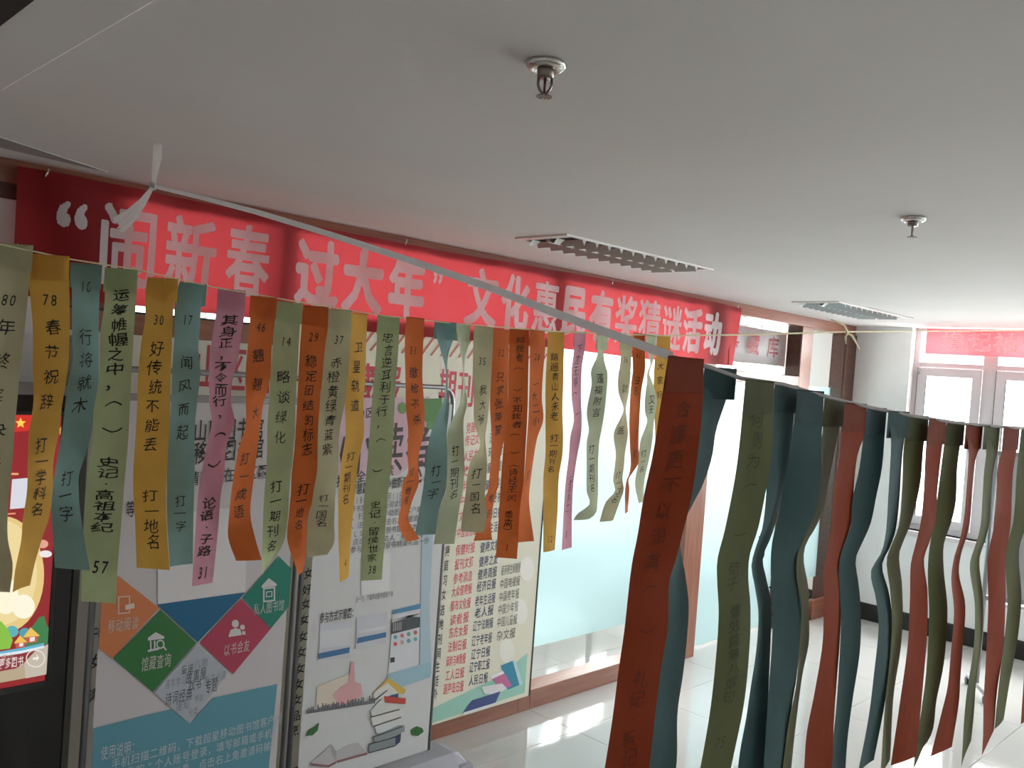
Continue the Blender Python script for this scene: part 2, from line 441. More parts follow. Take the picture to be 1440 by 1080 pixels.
for x0, x1 in ((1.32, 1.94), (2.04, 3.70), (5.53, 6.80)):
    box('transom_glass', (x0, YG, 2.10), (x1, YG+.008, 2.515), MT['glass'], bk)
box('corner_post_front', (7.62, D1-.02, 0), (7.80, D1, 2.515), MT['woodd'], bk, .003)
box('corner_block', (7.30, D1-.03, 0), (7.62, D1, .17), MT['woodh'], bk, .004)
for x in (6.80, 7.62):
    box('jamb_shade', (x-.006, D1+.004, .0), (x, YB-.002, 2.51), MT['woodd'], bk, .001)  # dark boxes that paint the shade of the unlit jamb reveals
# double glass door
dr = struct(empty('door_1'))
for x0, x1, hx in ((5.545, 6.165, 6.09), (6.175, 6.785, 6.53)):
    lf = box('door_leaf', (x0, YG-.006, .015), (x1, YG+.004, 2.015), MT['glass'], dr)
    pm('frosted_film', [(x0, YG-.008, .02), (x1, YG-.008, .02), (x1, YG-.008, 1.99), (x0, YG-.008, 1.99)], [(0, 1, 2, 3)], MT['film'], dr)
    box('patch_fitting', (x0, YG-.016, .0), (x0+.12, YG+.014, .05), MT['chrome'], dr, .003)
z0, z1 = .60, .77
MB().tube([(6.53, YG-.01, z1), (6.53, YG-.05, z1), (6.53, YG-.06, z1-.03), (6.53, YG-.06, z0+.03), (6.53, YG-.05, z0), (6.53, YG-.01, z0)], .008).build('handle', MT['blackpl'], dr)
MB().tube([(6.765, YG-.01, .33), (6.765, YG-.04, .32), (6.765, YG-.04, .19), (6.765, YG-.01, .18)], .008).build('handle', MT['blackpl'], dr)
box('door_stop', (6.70, YG-.08, 0), (6.78, YG-.02, .12), MT['blackpl'], dr, .006)

# sign behind the transom glass over the door
SY = 3.64
sg = tag(empty('room_sign'), 'white hanging sign with dark red characters above the glass door', 'sign')
sv = []
for i in range(13):
    x = 5.70+i*(6.87-5.70)/12; y = SY+.012*sin(i*.5)
    sv += [(x, y, 2.175), (x, y, 2.46), (x, y+.006, 2.175), (x, y+.006, 2.46)]
sf = []
for i in range(12):
    a_ = 4*i; sf += [(a_, a_+4, a_+5, a_+1), (a_+2, a_+3, a_+7, a_+6), (a_+1, a_+5, a_+7, a_+3), (a_, a_+2, a_+6, a_+4)]
MT['signw'] = sheet('white_sign_sheet', (.66, .62, .64), .2, bump=.02)
pm('sign_panel', sv, sf, MT['signw'], sg, True)
t = TX()
for ch, px, py in (('基', 1031, 479), ('藏', 1060, 484), ('库', 1087, 488)):
    P = onY(px, py, SY-.016); V, F, a_ = glyph(ch, .012)
    t = TX(); t.add([P+Vector((x*.19, 0, y*.18)) for x, y in V], F)
    t.build('character', pr((.38, .03, .04)), sg)
MB().tube([(6.45, SY, 2.46), (6.45, SY, 2.6)], .002, 6).build('hanging_wire', MT['alu'], sg)
MB().tube([(5.9, SY, 2.46), (5.9, SY, 2.6)], .002, 6).build('hanging_wire', MT['alu'], sg)

# desk in the room behind, seen through the clear strip and door
dk = tag(empty('desk'), 'pale desk on black legs in the room behind the glass wall', 'desk')
box('desk_top', (4.35, 4.5, .70), (5.75, 5.1, .74), MT['paint'], dk, .005)
for x, y in ((4.42, 4.56), (5.68, 4.56), (4.42, 5.04), (5.68, 5.04)):
    box('leg', (x-.018, y-.018, 0), (x+.018, y+.018, .70), MT['blackpl'], dk, .002)
box('side_panel', (4.5, 4.98, .2), (5.6, 5.0, .68), MT['paint'], dk)
for X0 in (5.95, 6.65):
    cb = tag(empty('low_cabinet'), ('white low cabinet nearer the desk, standing behind the glass wall' if X0 < 6 else 'white low cabinet nearer the windows, standing behind the glass wall'), 'cabinet', 'low cabinets behind the glass wall')
    box('body', (X0, 5.3, .06), (X0+.6, 5.7, .75), MT['paint'], cb, .004)
    for k in (0, 1): box('cabinet_door', (X0+.01+k*.295, 5.285, .08), (X0+.295+k*.295, 5.3, .73), MT['paint'], cb, .003)
    box('plinth', (X0+.02, 5.32, 0), (X0+.58, 5.68, .06), MT['dark'], cb)

# ================================================================== CEILING FITTINGS
def louver(cx, cy, L, Wd, label, nm):
    o = tag(empty(nm), label, 'ceiling light', 'recessed louvre lights')
    z = H; x0, x1, y0, y1 = cx-L/2, cx+L/2, cy-Wd/2, cy+Wd/2
    f = MB()
    for a_, b_ in (((x0, y0), (x1, y0+.018)), ((x0, y1-.018), (x1, y1)), ((x0, y0+.018), (x0+.05, y1-.018)), ((x1-.05, y0+.018), (x1, y1-.018))):
        f.box((a_[0], a_[1], z-.008), (b_[0], b_[1], z+.002), .001)
    f.build('frame', MT['louverin'], o)
    box('housing', (x0+.015, y0+.012, z-.0015), (x1-.015, y1-.012, z-.0005), MT['dark'], o)
    # parabolic cells: long centre spine and cross blades
    s = MB(); s.box((x0+.05, cy-.010, z-.022), (x1-.05, cy+.010, z-.002), .002); s.build('centre_spine', MT['louver'], o)
    n = 12
    me = None
    for r_ in (0, 1):
        ya, yb_ = (y0+.018, cy-.01) if r_ == 0 else (cy+.01, y1-.018)
        for k in range(1, n):
            x = x0+.05+k*(L-.1)/n
            V = [(x-.016, ya, z-.004), (x+.016, ya, z-.004), (x, ya, z-.030), (x-.016, yb_, z-.004), (x+.016, yb_, z-.004), (x, yb_, z-.030)]
            pm('louvre_blade', V, [(0, 1, 2), (3, 5, 4), (0, 2, 5, 3), (1, 4, 5, 2), (0, 3, 4, 1)], MT['louver'], o)
        for k in range(n):
            xa = x0+.05+k*(L-.1)/n+.018; xb = xa+(L-.1)/n-.036
            ys = (yb_-.001) if r_ == 0 else (yb_-.001)
            V = [(xa, ys-.03, z-.003), (xb, ys-.03, z-.003), (xb-.008, ys, z-.026), (xa+.008, ys, z-.026)]
            pm('reflector', V, [(0, 1, 2, 3)], MT['louverin'], o)
    return o
louver(3.44, 2.74, 1.18, .32, 'recessed louvre light in the ceiling above the red banner', 'louvre_light')
louver(6.24, 2.81, 1.16, .34, 'recessed louvre light in the ceiling near the corner post', 'louvre_light')
l2 = COL.objects[-1]
# thin raised edge by the second light
box('edge_strip', (6.05, 2.60, H-.004), (6.85, 2.606, H), MT['louver'], ceiling)

def sprinkler(x, y, label, rot=0.3):
    o = tag(empty('sprinkler'), label, 'sprinkler', 'ceiling sprinklers')
    z = H
    MB().lathe((x, y, z), [(.0, -.001), (.040, -.001), (.042, -.004), (.036, -.012), (.024, -.017), (.022, -.013), (0.012, -.012)]).build('escutcheon', MT['chrome'], o)
    MB().lathe((x, y, z), [(.017, -.010), (.017, -.026), (.014, -.030), (.0, -.030)]).build('body', MT['brass'], o)
    for s_ in (-1, 1):
        d = Vector((cos(rot), sin(rot), 0))*s_
        p = Vector((x, y, z))
        MB().tube([p+d*.013+Vector((0, 0, -.028)), p+d*.0135+Vector((0, 0, -.042)), p+d*.010+Vector((0, 0, -.052)), p+d*.003+Vector((0, 0, -.060))], .0028, 8).build('frame_arm', MT['brass'], o)
    MB().tube([(x, y, z-.028), (x, y, z-.058)], [.003, .0022], 8).build('glass_bulb', pr((.12, .03, .03)), o)
    m = MB(); m.lathe((x, y, z), [(0, -.058), (.004, -.060), (.005, -.064), (0, -.066)], 12)
    n = 12
    for k in range(n):
        a0 = 2*pi*k/n; a1 = a0+2*pi/n*.62
        vs = [m.bm.verts.new((x+r*cos(a), y+r*sin(a), z+zz)) for r, a, zz in ((.003, a0, -.064), (.016, a0, -.065), (.016, a1, -.065), (.003, a1, -.064))]
        vb = [m.bm.verts.new(v.co+Vector((0, 0, -.0016))) for v in vs]
        m.bm.faces.new(vs); m.bm.faces.new(vb[::-1])
        for i in range(4): m.bm.faces.new((vs[i], vb[i], vb[(i+1) % 4], vs[(i+1) % 4]))
    m.build('deflector', MT['brass'], o)
    return o
sprinkler(1.24, 1.21, 'chrome sprinkler head on the ceiling, nearest and largest, top centre', -.75)
sprinkler(3.01, 1.17, 'smaller farther chrome sprinkler head on the ceiling at the right', .3)

# ================================================================== BIG RED BANNER
YBN = D1-.06
def ban(x, z, o=0):
    y = YBN + .008*sin(x*9)*(.3+abs(z-2.35)*2) + .006*sin(x*23+z*7) - o
    return Vector((x, y, z))
bn = tag(empty('banner'), 'long red cloth banner with large white characters under the ceiling', 'banner')
bx0, bx1 = .915, 5.72
V = []; F = []; nx, nz = 150, 8
for i in range(nx+1):
    for j in range(nz+1):
        s_ = i/nx; x = bx0+(bx1-bx0)*s_
        zb = 2.125+.006*sin(s_*14); zt = 2.565+.008*cos(s_*9)
        xx = x - (.05*(1-j/nz) if i > nx-4 else 0)
        V.append(ban(xx, zb+(zt-zb)*j/nz))
for i in range(nx):
    for j in range(nz):
        a_ = i*(nz+1)+j; F.append((a_, a_+nz+1, a_+nz+2, a_+1))
pm('cloth', V, F, MT['cloth'], bn, True)
t = TX()
BT = [('“', 101, 303, .20, .30, 1), ('闹', 180, 347, .235, .32, 0), ('新', 268, 361, .215, .32, 0), ('春', 348, 369, .20, .32, 0),
      ('过', 446, 386, .225, .31, 0), ('大', 510, 396, .225, .31, 0), ('年', 571, 405, .225, .31, 0), ('”', 616, 388, .13, .25, 1),
      ('文', 677, 420, .225, .31, 0), ('化', 724, 427, .225, .31, 0), ('惠', 768, 433, .225, .31, 0), ('民', 808, 438, .225, .31, 0),
      ('有', 846, 445, .225, .31, 0), ('奖', 881, 450, .225, .31, 0), ('猜', 913, 455, .225, .31, 0), ('谜', 944, 461, .225, .31, 0),
      ('活', 973, 465, .225, .31, 0), ('动', 1001, 469, .225, .31, 0)]
for ch, px, py, gw, gh, q in BT:
    P = onY(px, py, YBN)
    t = TX()
    if q:
        V, F, a_ = heavy(ch, .03)
        ym = (min(v[1] for v in V)+max(v[1] for v in V))/2
        t.add([ban(P.x+x*gw*1.35, P.z+(y-ym)*gh*1.1, .0025) for x, y in V], F)
    else:
        V, F, a_ = heavy(ch, .030 if ch in '惠奖猜谜新闹春' else .046)
        t.add([ban(P.x+x*gw, P.z+y*gh, .0025) for x, y in V], F)
    co_ = t.build('character', MT['clothtxt'], bn)
for x in (1.0, 2.6, 4.2, 5.66):
    MB().tube([ban(x, 2.55, .003), ban(x+.01, 2.58, .003)], .004, 6).build('pin', MT['chrome'], bn)

# banner across the window on the right
wbn = tag(empty('window_banner'), 'red cloth banner with white characters hung across the top of the window', 'banner')
XB = 7.74
V = []; F = []
for i in range(41):
    for j in range(4):
        y = 2.82-i*.07; V.append((XB+.006*sin(i*.6), y, 2.375-.02*(i/40)+(2.59-2.375)*j/3))
for i in range(40):
    for j in range(3): a_ = i*4+j; F.append((a_, a_+4, a_+5, a_+1))
pm('cloth', V, F, MT['cloth'], wbn, True)
t = TX()
for k, ch in enumerate('撸起袖子加油干'):
    G, Fc, a_ = heavy(ch, .02, False); yc = 2.60-k*.20
    t = TX(); t.add([(XB-.009, yc-x*.19, 2.485+y*.17) for x, y in G], Fc)
    t.build('character', MT['clothtxt'], wbn)

# ================================================================== POSTER BOARDS ON THE GLASS WALL
def quad(P, Y, off=0): return [onY(x, y, Y)+Vector((0, -off, 0)) for x, y in P]
class Plate:
    """flat print on a vertical board standing parallel to the glass wall"""
    def __init__(s, Y, parent, emit=0): s.Y = Y; s.par = parent; s.n = 0; s.emit = emit
    def mat(s, c): return ng(c, s.emit) if s.emit else pr(c)
    def poly(s, pts, c, name='print_shape', lay=1):
        s.n += 1
        V = [onY(x, y, s.Y-.0006*lay-.00003*(s.n % 19)) for x, y in pts]
        return pm(name, V, [tuple(range(len(V)))], s.mat(c), s.par)
    def ell(s, cx, cy, rx, ry, c, name='print_shape', lay=1, n=24):
        return s.poly([(cx+rx*cos(2*pi*k/n), cy+ry*sin(2*pi*k/n)) for k in range(n)], c, name, lay)
    def texts(s, items, c, name='lettering', lay=2, bold=0.0):
        t = TX()
        for it in items:
            txt, p, q, h = it[:4]
            A = onY(p[0], p[1], s.Y-.0006*lay); B = onY(q[0], q[1], s.Y-.0006*lay)
            text_line(t, txt, A, B, h, bold)
        return t.build(name, s.mat(c), s.par)

# newspaper list board
pb = tag(empty('newspaper_board'), 'cream notice board listing newspapers, leaning against the glass wall', 'board')
box('board_panel', (2.06, D1-.030, .10), (3.755, D1-.002, 2.165), plain('cream_board_print', (.74, .73, .60), .5, var=.02), pb, .002)
box('edge_trim', (3.755, D1-.032, .10), (3.765, D1-.002, 2.165), MT['gasket'], pb)
box('edge_trim', (2.06, D1-.032, 2.165), (3.765, D1-.002, 2.172), MT['gasket'], pb)
B = Plate(D1-.0302, pb)
for k in range(26):     # red slanted stripes along the top
    x = 2.15+k*.062; B_ = [(x, 2.03), (x+.012, 2.03), (x+.10, 2.14), (x+.088, 2.14)]
    pm('stripe', [(p[0], D1-.0325, p[1]) for p in B_], [(0, 1, 2, 3)], pr((.62, .16, .12)), pb)
B.texts([('馆藏报', (470, 536), (548, 541), .20), ('期刊', (630, 545), (656, 547), .20), ('、', (602, 548), (602, 548), .2)], (.62, .03, .07), 'title_lettering', 2, .012)
reds = [('党建文汇', 600), ('传记文学', 618), ('人民文摘', 640), ('故事家', 660), ('半月谈', 682), ('中国剪报', 702), ('文摘周刊', 724), ('中国信息报', 747),
        ('保健时报', 772), ('报刊文摘', 792), ('参考消息', 812), ('大众健康报', 830), ('都市文化报', 850), ('读者报', 870), ('东方女报', 888), ('法制日报', 908), ('讽刺与幽默报', 928), ('工人日报', 948), ('葫芦岛日报', 967)]
navy = [('文摘报', 596), ('法制周报', 614), ('环球时报', 634), ('家庭周报', 656), ('健康导报', 680), ('健康报', 700), ('光明日报', 722), ('家庭生活报', 742),
        ('健康文摘', 768), ('健康之友', 788), ('健康周报', 806), ('经济日报', 823), ('老年生活报', 843), ('老人报', 860), ('辽宁法制报', 878), ('辽宁老年报', 899), ('辽宁日报', 918), ('辽宁职工报', 936), ('人民日报', 955)]
blk = [('医药养生保健报', 800), ('中国电视报', 819), ('中国老年报', 837), ('中国少年报', 855), ('中国儿童报', 873), ('杂文报', 892)]
def col(items, xc, half, lean, slope, y_ref):
    L = []
    for s_, y in items:
        x = xc-(y-y_ref)*lean; half = 3.4*(len(s_)-1) if len(s_) != 3 else 9; half = min(half, 11.5); L.append((s_, (x-half, y+half*slope), (x+half, y-half*slope), .062))
    return L
B.texts(col(reds, 648, 12, .085, .2, 850), (.78, .10, .16), 'red_column', 2, .006)
B.texts(col(navy, 682, 12, .085, .2, 850), (.03, .035, .13), 'navy_column', 2, .006)
B.texts(col(blk, 715, 12, .075, .2, 850), (.10, .10, .10), 'grey_column', 2, .0)
cl = [('青年健康', 777), ('幸福家庭', 797), ('少儿学习', 818), ('汉文妇女', 838), ('故事会选', 860), ('书画天地', 880), ('民生周刊', 901), ('姐妹之间', 921), ('保健养生', 940), ('选美生活', 960), ('知音海外', 978)]
B.texts(col(cl, 613, 12, .085, .2, 850), (.05, .05, .05), 'black_column', 2, .01)
wl_ = [('女友', 805), ('好妈妈', 828), ('女性', 848), ('女报', 870), ('女工', 894), ('女学生', 916), ('女人', 939), ('女子', 961), ('女士', 983), ('品读', 1006), ('烹饪', 1027)]
B.texts([(s_, (434-(y-805)*.09, y+1), (434-(y-805)*.09+15*(len(s_)-1), y-1-3*(len(s_)-1)), .052) for s_, y in wl_], (.03, .03, .03), 'journal_column', 2, .01)
# art at the foot of the board
B.poly([(600, 1000), (700, 952), (742, 918), (738, 974), (604, 1018)], (.32, .60, .50), 'mint_band')
B.ell(713, 915, 11, 17, (.80, .80, .72), 'bubble'); B.ell(732, 860, 10, 18, (.80, .80, .74), 'bubble'); B.ell(741, 800, 10, 17, (.82, .82, .77), 'bubble')
B.poly([(704, 936), (721, 929), (731, 963), (714, 970)], (.03, .24, .38), 'printed_book', 2); B.poly([(721, 929), (726, 931), (735, 961), (731, 965)], (.5, .68, .72), 'printed_book', 2)
B.poly([(690, 950), (707, 943), (720, 964), (704, 972)], (.55, .16, .33), 'printed_book', 3); B.poly([(690, 950), (707, 943), (709, 947), (692, 955)], (.8, .8, .82), 'printed_book', 4)
B.poly([(677, 966), (706, 961), (713, 968), (698, 977), (681, 975)], (.72, .72, .75), 'printed_book', 5)
B.poly([(664, 985), (704, 972), (697, 988), (652, 1002)], (.05, .08, .24), 'printed_book', 6); B.poly([(652, 1002), (697, 988), (696, 992), (652, 1006)], (.75, .76, .8), 'printed_book', 6)

# left board
pa = tag(empty('journal_board'), 'dim cream board with an orange head band behind the leftmost poster stand', 'board')
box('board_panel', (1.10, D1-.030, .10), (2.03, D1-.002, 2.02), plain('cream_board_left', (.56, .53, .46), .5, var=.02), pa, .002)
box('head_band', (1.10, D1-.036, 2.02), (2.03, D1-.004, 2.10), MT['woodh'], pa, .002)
box('edge_trim', (1.10, D1-.038, 2.10), (2.03, D1-.002, 2.108), MT['gasket'], pa)
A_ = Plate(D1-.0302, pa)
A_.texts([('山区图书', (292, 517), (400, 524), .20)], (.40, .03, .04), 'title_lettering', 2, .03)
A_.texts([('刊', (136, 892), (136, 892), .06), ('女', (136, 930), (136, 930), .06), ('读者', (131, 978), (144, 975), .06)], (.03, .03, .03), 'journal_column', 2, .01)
for x0, x1, m_ in ((1.02, 1.055, 'aludark'), (1.065, 1.10, 'aludark')):
    pass
fr = tag(empty('metal_frame'), 'tall grey green metal frame beside the black display', 'frame')
box('upright', (1.085, 3.31, 0), (1.125, 3.35, 1.98), MT['aludark'], fr, .004)
box('upright', (1.14, 3.31, 0), (1.175, 3.35, 1.98), MT['aludark'], fr, .004)
box('top_cap', (1.08, 3.305, 1.98), (1.18, 3.355, 2.0), MT['aludark'], fr, .004)
box('foot', (1.06, 3.13, 0), (1.18, 3.40, .02), MT['aludark'], fr, .004)

# ================================================================== POSTER STANDS
def sheet_mesh(x0, x1, z0, z1, Y, par, mat, name='poster_sheet', amp=.006):
    V = []; F = []
    nx, nz = 12, 24
    for i in range(nx+1):
        for j in range(nz+1):
            u = i/nx; v = j/nz
            V.append((x0+(x1-x0)*u, Y+.0004*(1-cos(u*2*pi))+.0003*sin(v*9), z0+(z1-z0)*v))
    for i in range(nx):
        for j in range(nz): a_ = i*(nz+1)+j; F.append((a_, a_+nz+1, a_+nz+2, a_+1))
    return pm(name, V, F, mat, par, True)

# ---- stand 1
Y1 = 3.0
s1 = tag(empty('poster_stand'), 'white poster stand with coloured diamonds, left of the book poster stand', 'poster stand', 'poster stands by the glass wall')
sheet_mesh(1.135, 1.845, .16, 1.80, Y1, s1, sheet('white_poster_film', (.60, .58, .60), .08, .45, var=.01, bump=.02), amp=.001)
P1 = Plate(Y1-.0012, s1)
box('base', (1.10, Y1-.09, 0), (1.90, Y1+.09, .07), MT['basegrey'], s1, .012)
for x in (1.885,):
    MB().tube([(x, Y1+.02, .06), (x, Y1+.02, 1.84), (x-.015, Y1+.02, 1.885), (x-.06, Y1+.02, 1.90), (1.18, Y1+.02, 1.90), (1.135, Y1+.02, 1.885), (1.115, Y1+.02, 1.84), (1.115, Y1+.02, .06)], .011).build('tube_frame', MT['alu'], s1)
box('top_bar', (1.13, Y1-.010, 1.795), (1.85, Y1+.010, 1.82), MT['alu'], s1, .003)
P1.texts([('山区图书馆', (282, 606), (362, 602), .085), ('移动图书馆', (282, 637), (362, 630), .085)], (.02, .02, .02), 'heading_lettering', 2, .03)
P1.texts([('精彩就在山区图书馆', (272, 673), (400, 660), .055), ('等你来', (184, 716), (212, 713), .06)], (.05, .05, .05), 'body_lettering', 2, .01)
P1.poly([(222, 724), (348, 712), (345, 832), (222, 850)], (.70, .69, .71), 'white_card', 1)
DM = [([(164, 808), (224, 855), (158, 926), (139.5, 912), (144, 812)], (.62, .20, .07), 'orange_diamond'),
      ([(226, 858), (276, 904), (215, 973), (159, 926)], (.025, .17, .04), 'green_diamond'),
      ([(221, 850), (345, 833), (278, 903)], (.0, .12, .25), 'blue_diamond'),
      ([(339, 842), (381, 884), (328, 948), (281, 904)], (.42, .04, .09), 'crimson_diamond'),
      ([(392, 782), (410, 800), (406, 853), (381, 884), (341, 841)], (.0, .20, .14), 'teal_diamond'),
      ([(277, 906), (321, 946), (267, 1018), (217, 974)], (.42, .46, .52), 'grey_diamond')]
P1.poly([(132, 1024), (240, 997), (267, 1018), (300, 981), (390, 962), (383, 1030), (370, 1160), (122, 1210)], (.10, .30, .38), 'teal_ground', 1)
for pts, c_, n_ in DM: P1.poly(pts, c_, n_, 2)
wh = (.62, .62, .62)
P1.texts([('移动阅读', (157, 881), (190, 876), .05), ('馆藏查询', (204, 934), (236, 928), .055), ('以书会友', (319, 914), (347, 908), .05), ('私人图书馆', (361, 857), (396, 851), .048)], (.55, .5, .48), 'diamond_lettering', 3)
def ring(P, x0, y0, x1, y1, w, c, sl=-.1, name='icon', lay=3):
    def q(a, b, c2, d): return [(a, b+(a-x0)*sl), (c2, b+(c2-x0)*sl), (c2, d+(c2-x0)*sl), (a, d+(a-x0)*sl)]
    P.poly(q(x0, y0, x1, y0+w), c, name, lay); P.poly(q(x0, y1-w, x1, y1), c, name, lay)
    P.poly(q(x0, y0, x0+w, y1), c, name, lay); P.poly(q(x1-w, y0, x1, y1), c, name, lay)
ring(P1, 166, 839, 183, 864, 1.8, (.65, .5, .42)); P1.poly([(176, 851), (189, 848), (189, 855), (176, 858)], (.7, .6, .55), 'icon', 4)
P1.poly([(208, 897), (219, 889), (231, 895), (231, 898), (208, 901)], wh, 'icon', 3)
for x in (211, 216.5, 222): P1.poly([(x, 901), (x+2, 901), (x+2, 913), (x, 914)], wh, 'icon', 3)
P1.poly([(208, 914), (222, 911), (222, 914), (208, 917)], wh, 'icon', 3)
P1.ell(225.5, 906, 6, 6.5, wh, 'icon', 3); P1.ell(225.5, 906, 4, 4.5, (.025, .17, .04), 'icon', 4); P1.poly([(229, 910), (231, 909), (235, 914), (233, 915)], wh, 'icon', 3)
P1.ell(331, 877, 5, 5.5, wh, 'icon', 3); P1.poly([(321, 896), (324, 886), (331, 883), (338, 885), (340, 893)], wh, 'icon', 3)
P1.ell(341, 882, 3.4, 3.6, wh, 'icon', 3); P1.poly([(341, 893), (340, 888), (344, 887), (346, 892)], wh, 'icon', 3)
P1.poly([(368, 824), (378, 813), (389, 821), (389, 824), (368, 827)], wh, 'icon', 3); ring(P1, 370, 827, 387, 847, 2, wh, -.12); ring(P1, 374, 832, 383, 840, 1.3, wh, -.12)
P1.texts([('诗词经典', (237, 983), (266, 976), .052), ('专题', (293, 966), (302, 963), .058), ('故事屋', (266, 953), (286, 947), .05), ('找书', (270, 964), (279, 962), .04), ('童谣', (259, 942), (268, 940), .034)], (.06, .06, .08), 'word_cloud', 3)
P1.texts([('漫知', (252, 992), (262, 990), .045), ('儿歌', (278, 934), (288, 932), .034), ('亲子必读', (291, 957), (314, 950), .038), ('喜羊学习', (236, 962), (258, 957), .036), ('分类', (268, 1002), (275, 1000), .034), ('畅谈', (277, 982), (283, 981), .028)], (.22, .24, .28), 'word_cloud', 3)
P1.texts([('使用说明：', (147, 1059), (190, 1050), .052), ('手机扫描二维码，下载超星移动图书馆客户端', (163, 1074), (392, 1010), .04),
          ('用你的“个人账号登录，填写邮箱或手机号', (170, 1089), (388, 1029), .04), ('打开首页，可以看，点击右上角邀请码输入', (170, 1106), (386, 1047), .04)], (.50, .56, .60), 'instruction_lettering', 3)

# ---- stand 2
Y2 = 3.22
s2 = tag(empty('poster_stand'), 'poster stand in a grey tube frame, its poster showing a stack of books', 'poster stand', 'poster stands by the glass wall')
def X2(px, py): return onY(px, py, Y2).x
film2 = sheet('pale_poster_film', (.66, .68, .69), .10, .4, var=.01, bump=.02)
q = [onY(455, 600, Y2), onY(418, 1078, Y2)]
sx0, sx1 = 2.09, 2.82
sheet_mesh(sx0, sx1, .10, 1.80, Y2, s2, film2, amp=.002)
P2 = Plate(Y2-.0012, s2)
yp = Y2+.03
MB().tube([(2.85, yp, .08), (2.85, yp, 1.80), (2.843, yp, 1.84), (2.82, yp, 1.868), (2.78, yp, 1.88), (2.12, yp, 1.88), (2.09, yp, 1.868), (2.07, yp, 1.84), (2.06, yp, 1.80), (2.06, yp, .08)], .0115).build('tube_frame', MT['alu'], s2)
bm_ = MB()
V = []
prof = [(-.12, 0), (-.12, .03), (-.07, .085), (.07, .085), (.10, .03), (.10, 0)]
for x in (2.02, 2.93):
    V += [(x, Y2+a_, z_) for a_, z_ in prof]
n_ = len(prof)
F = [tuple(range(n_))[::-1], tuple(range(n_, 2*n_))]+[(i, (i+1) % n_, n_+(i+1) % n_, n_+i) for i in range(n_)]
pm('cassette_base', V, F, MT['basegrey'], s2)
box('foot', (2.93, Y2-.13, 0), (3.02, Y2+.11, .03), MT['basegrey'], s2, .006)
V = [(2.93, Y2-.10, .03), (2.93, Y2+.09, .03), (3.0, Y2+.09, .03), (3.0, Y2-.10, .03), (2.93, Y2-.07, .085), (2.93, Y2+.07, .085), (2.97, Y2+.06, .075), (2.97, Y2-.06, .075)]
pm('end_cap', V, [(0, 1, 2, 3), (7, 6, 5, 4), (0, 4, 5, 1), (1, 5, 6, 2), (2, 6, 7, 3), (3, 7, 4, 0)], MT['basegrey'], s2)
# top art: pinkish wash, green leaf, brush heading
P2.poly([(470, 560), (604, 558), (600, 640), (560, 668), (480, 676), (462, 640)], (.58, .42, .50), 'pink_wash', 1)
P2.poly([(520, 590), (598, 575), (598, 650), (524, 660)], (.60, .38, .46), 'pink_wash', 2)
P2.poly([(590, 561), (622, 560), (620, 585), (606, 600), (596, 590)], (.07, .22, .04), 'printed_leaf', 3)
P2.ell(605, 598, 5, 6, (.09, .26, .05), 'printed_leaf', 3); P2.ell(566, 574, 6, 8, (.12, .28, .07), 'printed_leaf', 3)
P2.poly([(478, 640), (483, 615), (487, 612), (486, 648), (480, 652)], (.03, .02, .02), 'brush_heading', 3)
P2.texts([('小读者', (505, 634), (590, 626), .24)], (.03, .02, .02), 'brush_heading', 3, .01)
P2.texts([('达人', (585, 662), (606, 655), .15)], (.12, .0, .02), 'brush_heading', 3, .01)
P2.texts([('推进全民阅读', (480, 676), (548, 662), .055), ('建设智慧图书馆·争做新时代', (480, 691), (578, 676), .055), ('连山区', (494, 586), (520, 580), .05)], (.03, .03, .03), 'heading_lettering', 3, .02)
P2.texts([('2018年阅读活动4月11日开始', (490, 705), (575, 696), .045), ('各界书友来馆内参与阅读馆内', (490, 717), (570, 707), .034), ('1、扫描下载移动图书客户端', (490, 728), (590, 716), .034),
          ('2、注册登录点击右上角邀请码', (490, 740), (592, 728), .034), ('LSQ连山区图书馆选择本馆', (500, 751), (590, 740), .034), ('点击“阅读达人”模块参与', (500, 762), (592, 751), .034), ('参与活动，可获得精美礼品一份', (497, 773), (600, 760), .034)], (.10, .10, .11), 'body_lettering', 3)
P2.texts([('扫一扫，下载移动图书馆客户端', (502, 843), (551, 835), .03)], (.10, .10, .10), 'caption', 3)
P2.texts([('参与方式示意图：', (453, 869), (498, 861), .05)], (.03, .03, .03), 'caption', 3, .03)
P2.poly([(508, 784), (549, 776), (547, 830), (508, 838)], (.70, .71, .72), 'white_card', 1)
scr = (.56, .58, .64)
P2.poly([(450, 878), (495, 874), (492, 925), (448, 928)], scr, 'printed_screenshot', 1)
P2.poly([(450, 888), (496, 882), (495, 906), (450, 912)], (.63, .64, .68), 'printed_screenshot', 2)
P2.poly([(448, 919), (492, 910), (491, 918), (448, 927)], (.05, .16, .34), 'printed_button', 3)
P2.poly([(502, 868), (545, 860), (543, 905), (500, 912)], scr, 'printed_screenshot', 1)
P2.poly([(503, 887), (543, 880), (543, 884), (503, 891)], (.66, .67, .70), 'printed_screenshot', 2)
P2.poly([(503, 897), (543, 889), (543, 896), (502, 905)], (.05, .16, .34), 'printed_button', 3)
P2.poly([(553, 866), (591, 858), (588, 940), (546, 946)], (.64, .66, .70), 'printed_screenshot', 1)
P2.poly([(553, 858), (592, 849), (591, 856), (552, 864)], (.08, .26, .44), 'printed_button', 3)
P2.poly([(551, 871), (591, 863), (590, 882), (550, 892)], (.06, .07, .08), 'printed_photo', 3)
P2.poly([(551, 871), (591, 863), (591, 868), (570, 866), (551, 876)], (.5, .5, .5), 'printed_photo', 4)
for k in range(5): P2.poly([(553+k*2.6, 876-k*.5), (554.2+k*2.6, 876-k*.5), (554+k*2.6, 888-k*.5), (552.8+k*2.6, 888-k*.5)], (.4, .4, .4), 'printed_photo', 5)
